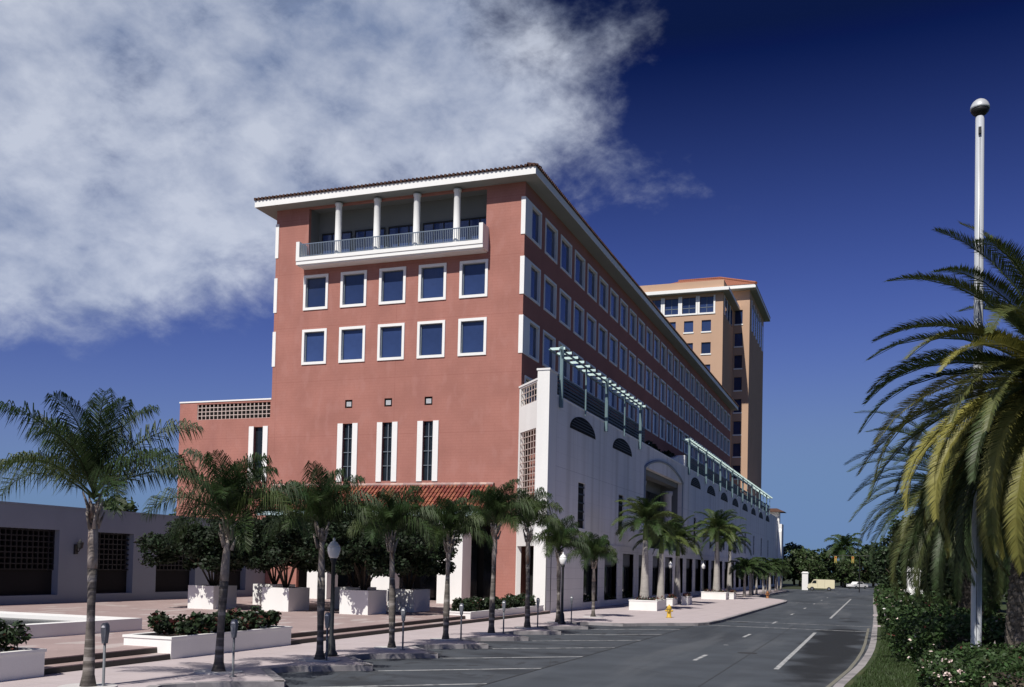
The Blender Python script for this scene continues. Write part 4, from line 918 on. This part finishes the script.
# ------------------------------------------------------------------ hedges, flowers, verge
def hedge(name, label, boxes, n, seed, size, mats, fr, cat='hedge', grp=None):
    r = np.random.default_rng(seed); c = (boxes[0][0], boxes[0][1], .13); t = thing(name, label, cat, c, grp); P = []; core = MB()
    tot = sum((q[3]+q[4])*q[2] for q in boxes)
    for x, y, h, rx, ry in boxes:
        k = int(n*(rx+ry)*h/tot); d = r.normal(size=(k,3)); d[:,2] = np.abs(d[:,2]); d /= np.linalg.norm(d,axis=1)[:,None]; d = np.sign(d)*np.abs(d)**.7
        d /= np.maximum(1e-6,np.max(np.abs(d),axis=1))[:,None]**.55
        q = (.80+.22*r.random(k)+.10*np.sin(d[:,0]*9+d[:,1]*7+d[:,2]*8+x))[:,None]; P.append(np.array((x,y,.1))+d*q*np.array((rx,ry,h)))
        core.lathe((x,y,.05), [(.66,0),(.70,h*.36),(.58,h*.56),(.3,h*.68),(.05,h*.7)], 14); m_ = 14*5
        core.v[-m_:] = [(x+(a-x)*rx, y+(b2-y)*ry, z) for a, b2, z in core.v[-m_:]]
    P = np.concatenate(P); r.shuffle(P); b = MB(); a = 0
    for i, e in enumerate(np.cumsum([int(f*len(P)) for f in fr])): leaf_cloud(b, P[a:e], size, .6, 1.6, seed+i, i); a = e
    part('foliage', b, [M[q] for q in mats], t, c); part('branches', core, M['wood'], t, c, True); return t
HM = ('hedge','flower','redleaf')
hedge('hedge', 'clipped green hedge mound right beside the road below the date palms', [(2.0,41,1.7,1.45,4.2),(2.55,35.5,1.5,1.5,2.6),(4.4,37.5,1.5,1.6,3)], 26000, 201, .085, HM, (.985,.008,.007))
hedge('hedge', 'low green hedge in the lower right corner of the picture', [(3.1,26.3,1.1,1.4,2.2),(4.6,27.6,1.25,1.5,2.4),(3.6,30.0,1.1,1.6,1.5),(5.6,31,1.3,1.4,2.5)], 24000, 202, .07, HM, (.985,.008,.007))
hedge('flowering_bush', 'bush with clustered pale pink flowers at the lower right by the grass', [(1.75,26.9,.85,.75,1.3),(1.85,29.6,.9,.7,1.1)], 7000, 203, .07, HM, (.955,.04,.005), 'bush')
b = MB(); r = np.random.default_rng(5); cs = [np.array((1.35+.75*r.random(),25.6+1.6*r.random(),.62+.38*r.random())) for _ in range(11)]
leaf_cloud(b, clump_points(cs, [np.array((.09,.09,.07))]*11, 26, r, .4), .06, .8, 1.1, 6); solo('flower_cluster', b, M['flower'], 'cluster of pale pink blossoms on the bush at the lower right', 'flowers', (0,0,0))
hedge('hedge', 'farther green hedge between the road and the middle date palm', [(1.6,50,1.6,1.2,4.2),(3.4,48,1.2,1.6,4.5),(5.5,45,1.3,1.8,4)], 12000, 204, .12, HM, (.97,.02,.01))
hedge('flowering_bush', 'far roadside bush with white flowers near the monument', [(1.0,66,1.0,.9,3.2),(2.4,68,1.2,1.3,3.5)], 5000, 205, .14, ('hedge','whiteflower','redleaf'), (.93,.05,.02), 'bush')
hedge('hedge', 'long dark hedge running along the road beyond the path', [(1.6,88,1.5,1.5,9),(1.2,110,1.3,1.4,12),(1.2,138,1.5,1.5,16),(5,80,1.6,2.5,10)], 14000, 206, .2, HM, (.98,.01,.01))
# grass blades: one uncountable mass
b = MB(); r = np.random.default_rng(9); n = 26000
gy = 22+40*r.random(n)**1.4; gx = np.interp(gy, [q[1] for q in vk], [q[0] for q in vk])+.42+r.random(n)*2.0; hh = .04+.07*r.random(n); aa = r.random(n)*6.28; base = 0
V = np.empty((n,3,3)); V[:,0] = np.stack([gx-np.cos(aa)*.014, gy-np.sin(aa)*.014, np.full(n,.125)],1); V[:,1] = np.stack([gx+np.cos(aa)*.014, gy+np.sin(aa)*.014, np.full(n,.125)],1)
V[:,2] = np.stack([gx+r.normal(size=n)*.03, gy+r.normal(size=n)*.03, .13+hh],1)
b.v = [tuple(q) for q in V.reshape(-1,3).tolist()]; b.f = [(3*i,3*i+1,3*i+2) for i in range(n)]; b.m = [0]*n
struct('grass', b, M['blade'], 'stuff')

# ------------------------------------------------------------------ far trees
def broad(seed, label, loc, h, rx, m, leafn=2600, size=.42, grp='trees closing the far end of the road'):
    rnd = random.Random(seed); r = np.random.default_rng(seed); t = thing('broadleaf_tree', label, 'tree', loc, grp); x, y, z = loc; b = MB(); cs = []; rd = []
    b.tube([(x,y,z),(x+.1,y,z+h*.3),(x,y+.1,z+h*.6)],[.28,.22,.14],8)
    for i in range(5):
        a = i*1.26+rnd.random(); e = (x+math.cos(a)*rx*.6,y+math.sin(a)*rx*.6,z+h*rnd.uniform(.5,.85)); b.tube([(x,y,z+h*.3),e],[.12,.04],6)
    for i in range(20):
        a = rnd.uniform(0,6.28); q = rnd.random()**.5; zz = h*rnd.uniform(.2,.92); k = 1-abs(zz/h-.52)*1.1; cs.append(np.array((x+math.cos(a)*rx*q*k,y+math.sin(a)*rx*q*k,z+zz))); rd.append(np.array((rx*.34,rx*.34,h*.13))*rnd.uniform(.7,1.3))
    part('trunk', b, M['wood'], t, loc, True); b = MB(); leaf_cloud(b, clump_points(cs, rd, leafn//20, r, .3), size, .4, 1.5, seed); part('crown', b, M[m], t, loc); return t
ft = [broad(300, 'far broad tree at the left end of the tree line', (-22,232,0), 9.0, 5.0, 'far'), broad(301, 'far lighter green tree, first right of the left end tree', (-16,226,0), 8.0, 4.6, 'far2')]
spots = [(-29,240,.95),(-12.5,236,1.05),(-8,246,1.05),(-3.5,238,1.0),(1.5,230,.95),(5.5,224,1.1),(-19,250,1.1),(-13,214,.72),(-1,252,1.15),(9,215,1.0),(12,236,1.2),(-6.5,222,.75),(3.2,206,.85)]
for i, (x, y, s) in enumerate(spots): dup(ft[i % 2], (x,y,0), 'far tree in the line closing the road, %s behind the crossing' % ORD[i].replace('nearest','first'), i*1.7, s)
rt = [broad(310, 'dark verge tree nearest the monument', (5.2,74,.1), 7.5, 3.2, 'far', 4200, .26, 'dark trees on the right verge'), ]
for i, (x, y, s) in enumerate([(8,56,1.0),(3.9,98,1.15),(5.5,112,1.25),(3.6,126,1.15),(4.6,142,1.35),(9,90,1.4),(10.5,74,1.2),(3.2,158,1.2),(9.5,48,1.0),(12,120,1.5),(13,58,1.3)]): dup(rt[0], (x,y,.1), 'dark tree along the right verge, %s after the tree by the monument' % ORD[i].replace('nearest','first'), i*2.1, s)
fpalm = small_palm((-6.8,226,0), 'tall ragged palm rising above the far tree line'); fpalm.scale = (2.2,2.2,2.6); fpalm['group'] = 'palms beyond the crossing'
# planting behind the grey wall
bt = broad(320, 'distant tree showing over the left end of the grey garden wall', (-70,78,0), 9.2, 3.4, 'far2', 2600, .3, 'trees behind the grey garden wall')
dup(bt, (-66,86,0), 'distant round tree showing over the grey wall beside the first palm', 2, 1.08); dup(bt, (-57.5,74,0), 'small distant tree over the grey wall next to the red wing', 4, .84)

# ------------------------------------------------------------------ sky, sun, camera
SUN_EL, SUN_AZ = 50, 187.5     # degrees; sun stands behind the camera, a little to the left
w = bpy.data.worlds.new('World'); S.world = w; w.use_nodes = True; T = w.node_tree; N, L = T.nodes, T.links
bg = N['Background']; bg.inputs['Strength'].default_value = .05
sky = N.new('ShaderNodeTexSky'); sky.sky_type = 'NISHITA'; sky.sun_disc = False; sky.sun_elevation = R(SUN_EL); sky.sun_rotation = R(SUN_AZ); sky.air_density = 1.0; sky.dust_density = .3; sky.ozone_density = 3.0
tc = N.new('ShaderNodeTexCoord'); sp_ = N.new('ShaderNodeSeparateXYZ'); L.new(tc.outputs['Generated'], sp_.inputs[0])
def mth(op, a, b_=None, c=None, clamp=False):
    n = N.new('ShaderNodeMath'); n.operation = op; n.use_clamp = clamp
    for i, q in enumerate((a, b_, c)):
        if q is None: continue
        if isinstance(q, (int, float)): n.inputs[i].default_value = q
        else: L.new(q, n.inputs[i])
    return n.outputs[0]
sc_ = N.new('ShaderNodeSeparateColor'); L.new(sky.outputs[0], sc_.inputs[0]); cc_ = N.new('ShaderNodeCombineColor')
for i, (c0, k, cap, lo_) in enumerate([(.0515,1.3,.150,.0035),(.085,1.35,.250,.010),(.147,3.0,.46,.055)]):
    v_ = mth('MAXIMUM', mth('MULTIPLY', mth('SUBTRACT', mth('MULTIPLY', sc_.outputs[i], .05), c0), k), lo_); n_ = N.new('ShaderNodeMath'); n_.operation = 'SMOOTH_MIN'
    L.new(v_, n_.inputs[0]); n_.inputs[1].default_value = cap; n_.inputs[2].default_value = cap*.6; L.new(mth('MULTIPLY', n_.outputs[0], 20.), cc_.inputs[i])
zc = mth('MAXIMUM', sp_.outputs[2], .04); qx = mth('DIVIDE', sp_.outputs[0], zc); qy = mth('DIVIDE', sp_.outputs[1], zc)
cb = N.new('ShaderNodeCombineXYZ'); L.new(qx, cb.inputs[0]); L.new(qy, cb.inputs[1])
def noise(scale, detail, rough, dist, loc, rot=0., st=(1,1,1)):
    mp = N.new('ShaderNodeMapping'); mp.inputs['Location'].default_value = loc; mp.inputs['Rotation'].default_value = (0,0,rot); mp.inputs['Scale'].default_value = st; L.new(cb.outputs[0], mp.inputs['Vector'])
    n = N.new('ShaderNodeTexNoise'); n.inputs['Scale'].default_value = scale; n.inputs['Detail'].default_value = detail; n.inputs['Roughness'].default_value = rough; n.inputs['Distortion'].default_value = dist; L.new(mp.outputs[0], n.inputs['Vector']); return n.outputs['Fac']
def puff(scale, detail, rough, loc):
    mp = N.new('ShaderNodeMapping'); mp.inputs['Location'].default_value = loc; mp.inputs['Rotation'].default_value = (.5,.4,.3); mp.inputs['Scale'].default_value = (1,1,1.5); L.new(tc.outputs['Generated'], mp.inputs['Vector'])
    n = N.new('ShaderNodeTexNoise'); n.inputs['Scale'].default_value = scale; n.inputs['Detail'].default_value = detail; n.inputs['Roughness'].default_value = rough; n.inputs['Distortion'].default_value = .15; L.new(mp.outputs[0], n.inputs['Vector']); return n.outputs['Fac']
n1 = puff(5.5, 10, .6, (2.3,.7,0)); n2 = puff(15., 8, .6, (.4,3.1,0)); n3 = puff(4., 4, .5, (5,1,0))
rad = mth('SQRT', mth('ADD', mth('MULTIPLY', qx, qx), mth('MULTIPLY', qy, qy)))
e1 = mth('DIVIDE', mth('SUBTRACT', -.50, qx), .42)                     # eastern edge of the cloud bank
e2 = mth('DIVIDE', mth('SUBTRACT', mth('MULTIPLY_ADD', qx, -.82, 2.2), rad), .9)   # far edge
em = mth('MINIMUM', e1, e2); em = mth('MINIMUM', mth('MAXIMUM', em, -1.2), .85)
dens = mth('ADD', mth('MULTIPLY', mth('SUBTRACT', n1, .5), 1.6), mth('MULTIPLY', mth('SUBTRACT', n2, .5), 1.6)); dens = mth('ADD', dens, mth('MULTIPLY_ADD', em, 1.25, .12))
cl = mth('MULTIPLY', dens, .95, clamp=True); sm = N.new('ShaderNodeMapRange'); sm.interpolation_type = 'SMOOTHSTEP'; L.new(cl, sm.inputs['Value']); sm.inputs['To Max'].default_value = .88
cov = sm.outputs[0]
br = N.new('ShaderNodeMapRange'); L.new(mth('ADD', mth('MULTIPLY', n2, .5), mth('MULTIPLY', n3, .5)), br.inputs['Value']); br.inputs['From Min'].default_value = .38; br.inputs['From Max'].default_value = .61
cr = N.new('ShaderNodeMix'); cr.data_type = 'RGBA'; L.new(br.outputs[0], cr.inputs['Factor']); cr.inputs['A'].default_value = (4.4,5.7,9.0,1); cr.inputs['B'].default_value = (12.0,13.0,15.4,1)
mx = N.new('ShaderNodeMix'); mx.data_type = 'RGBA'; L.new(cov, mx.inputs['Factor']); L.new(cc_.outputs[0], mx.inputs['A']); L.new(cr.outputs['Result'], mx.inputs['B']); L.new(mx.outputs['Result'], bg.inputs['Color'])

sl = bpy.data.lights.new('sun', 'SUN'); sl.energy = 4.8; sl.angle = R(.5); sl.color = (1,.955,.88); so = bpy.data.objects.new('sun', sl); COL.objects.link(so)
sd = Vector((math.sin(R(SUN_AZ))*math.cos(R(SUN_EL)), math.cos(R(SUN_AZ))*math.cos(R(SUN_EL)), math.sin(R(SUN_EL))))
so.rotation_euler = (-sd).to_track_quat('-Z','Y').to_euler(); so.location = (0,-20,60)

cam = bpy.data.cameras.new('camera'); co = bpy.data.objects.new('camera', cam); COL.objects.link(co); S.camera = co
yaw, pit, rol = R(-20.21), R(1.84), R(-1.28)
fwd = Vector((math.sin(yaw)*math.cos(pit), math.cos(yaw)*math.cos(pit), math.sin(pit))); r0 = Vector((math.cos(yaw), -math.sin(yaw), 0)); u0 = r0.cross(fwd)
r2 = r0*math.cos(rol)-u0*math.sin(rol); u2 = u0*math.cos(rol)+r0*math.sin(rol)
mw = Matrix(((r2.x,u2.x,-fwd.x,0),(r2.y,u2.y,-fwd.y,0),(r2.z,u2.z,-fwd.z,3.1),(0,0,0,1))); co.matrix_world = mw
cam.sensor_width = 36; cam.lens = 35; cam.shift_y = (533.66-343.5)/1024; cam.clip_start = .1; cam.clip_end = 3000
S.view_settings.view_transform = 'Standard'; S.view_settings.look = 'None'; S.view_settings.gamma = 1; S.view_settings.exposure = 0; S.view_settings.use_curve_mapping = False
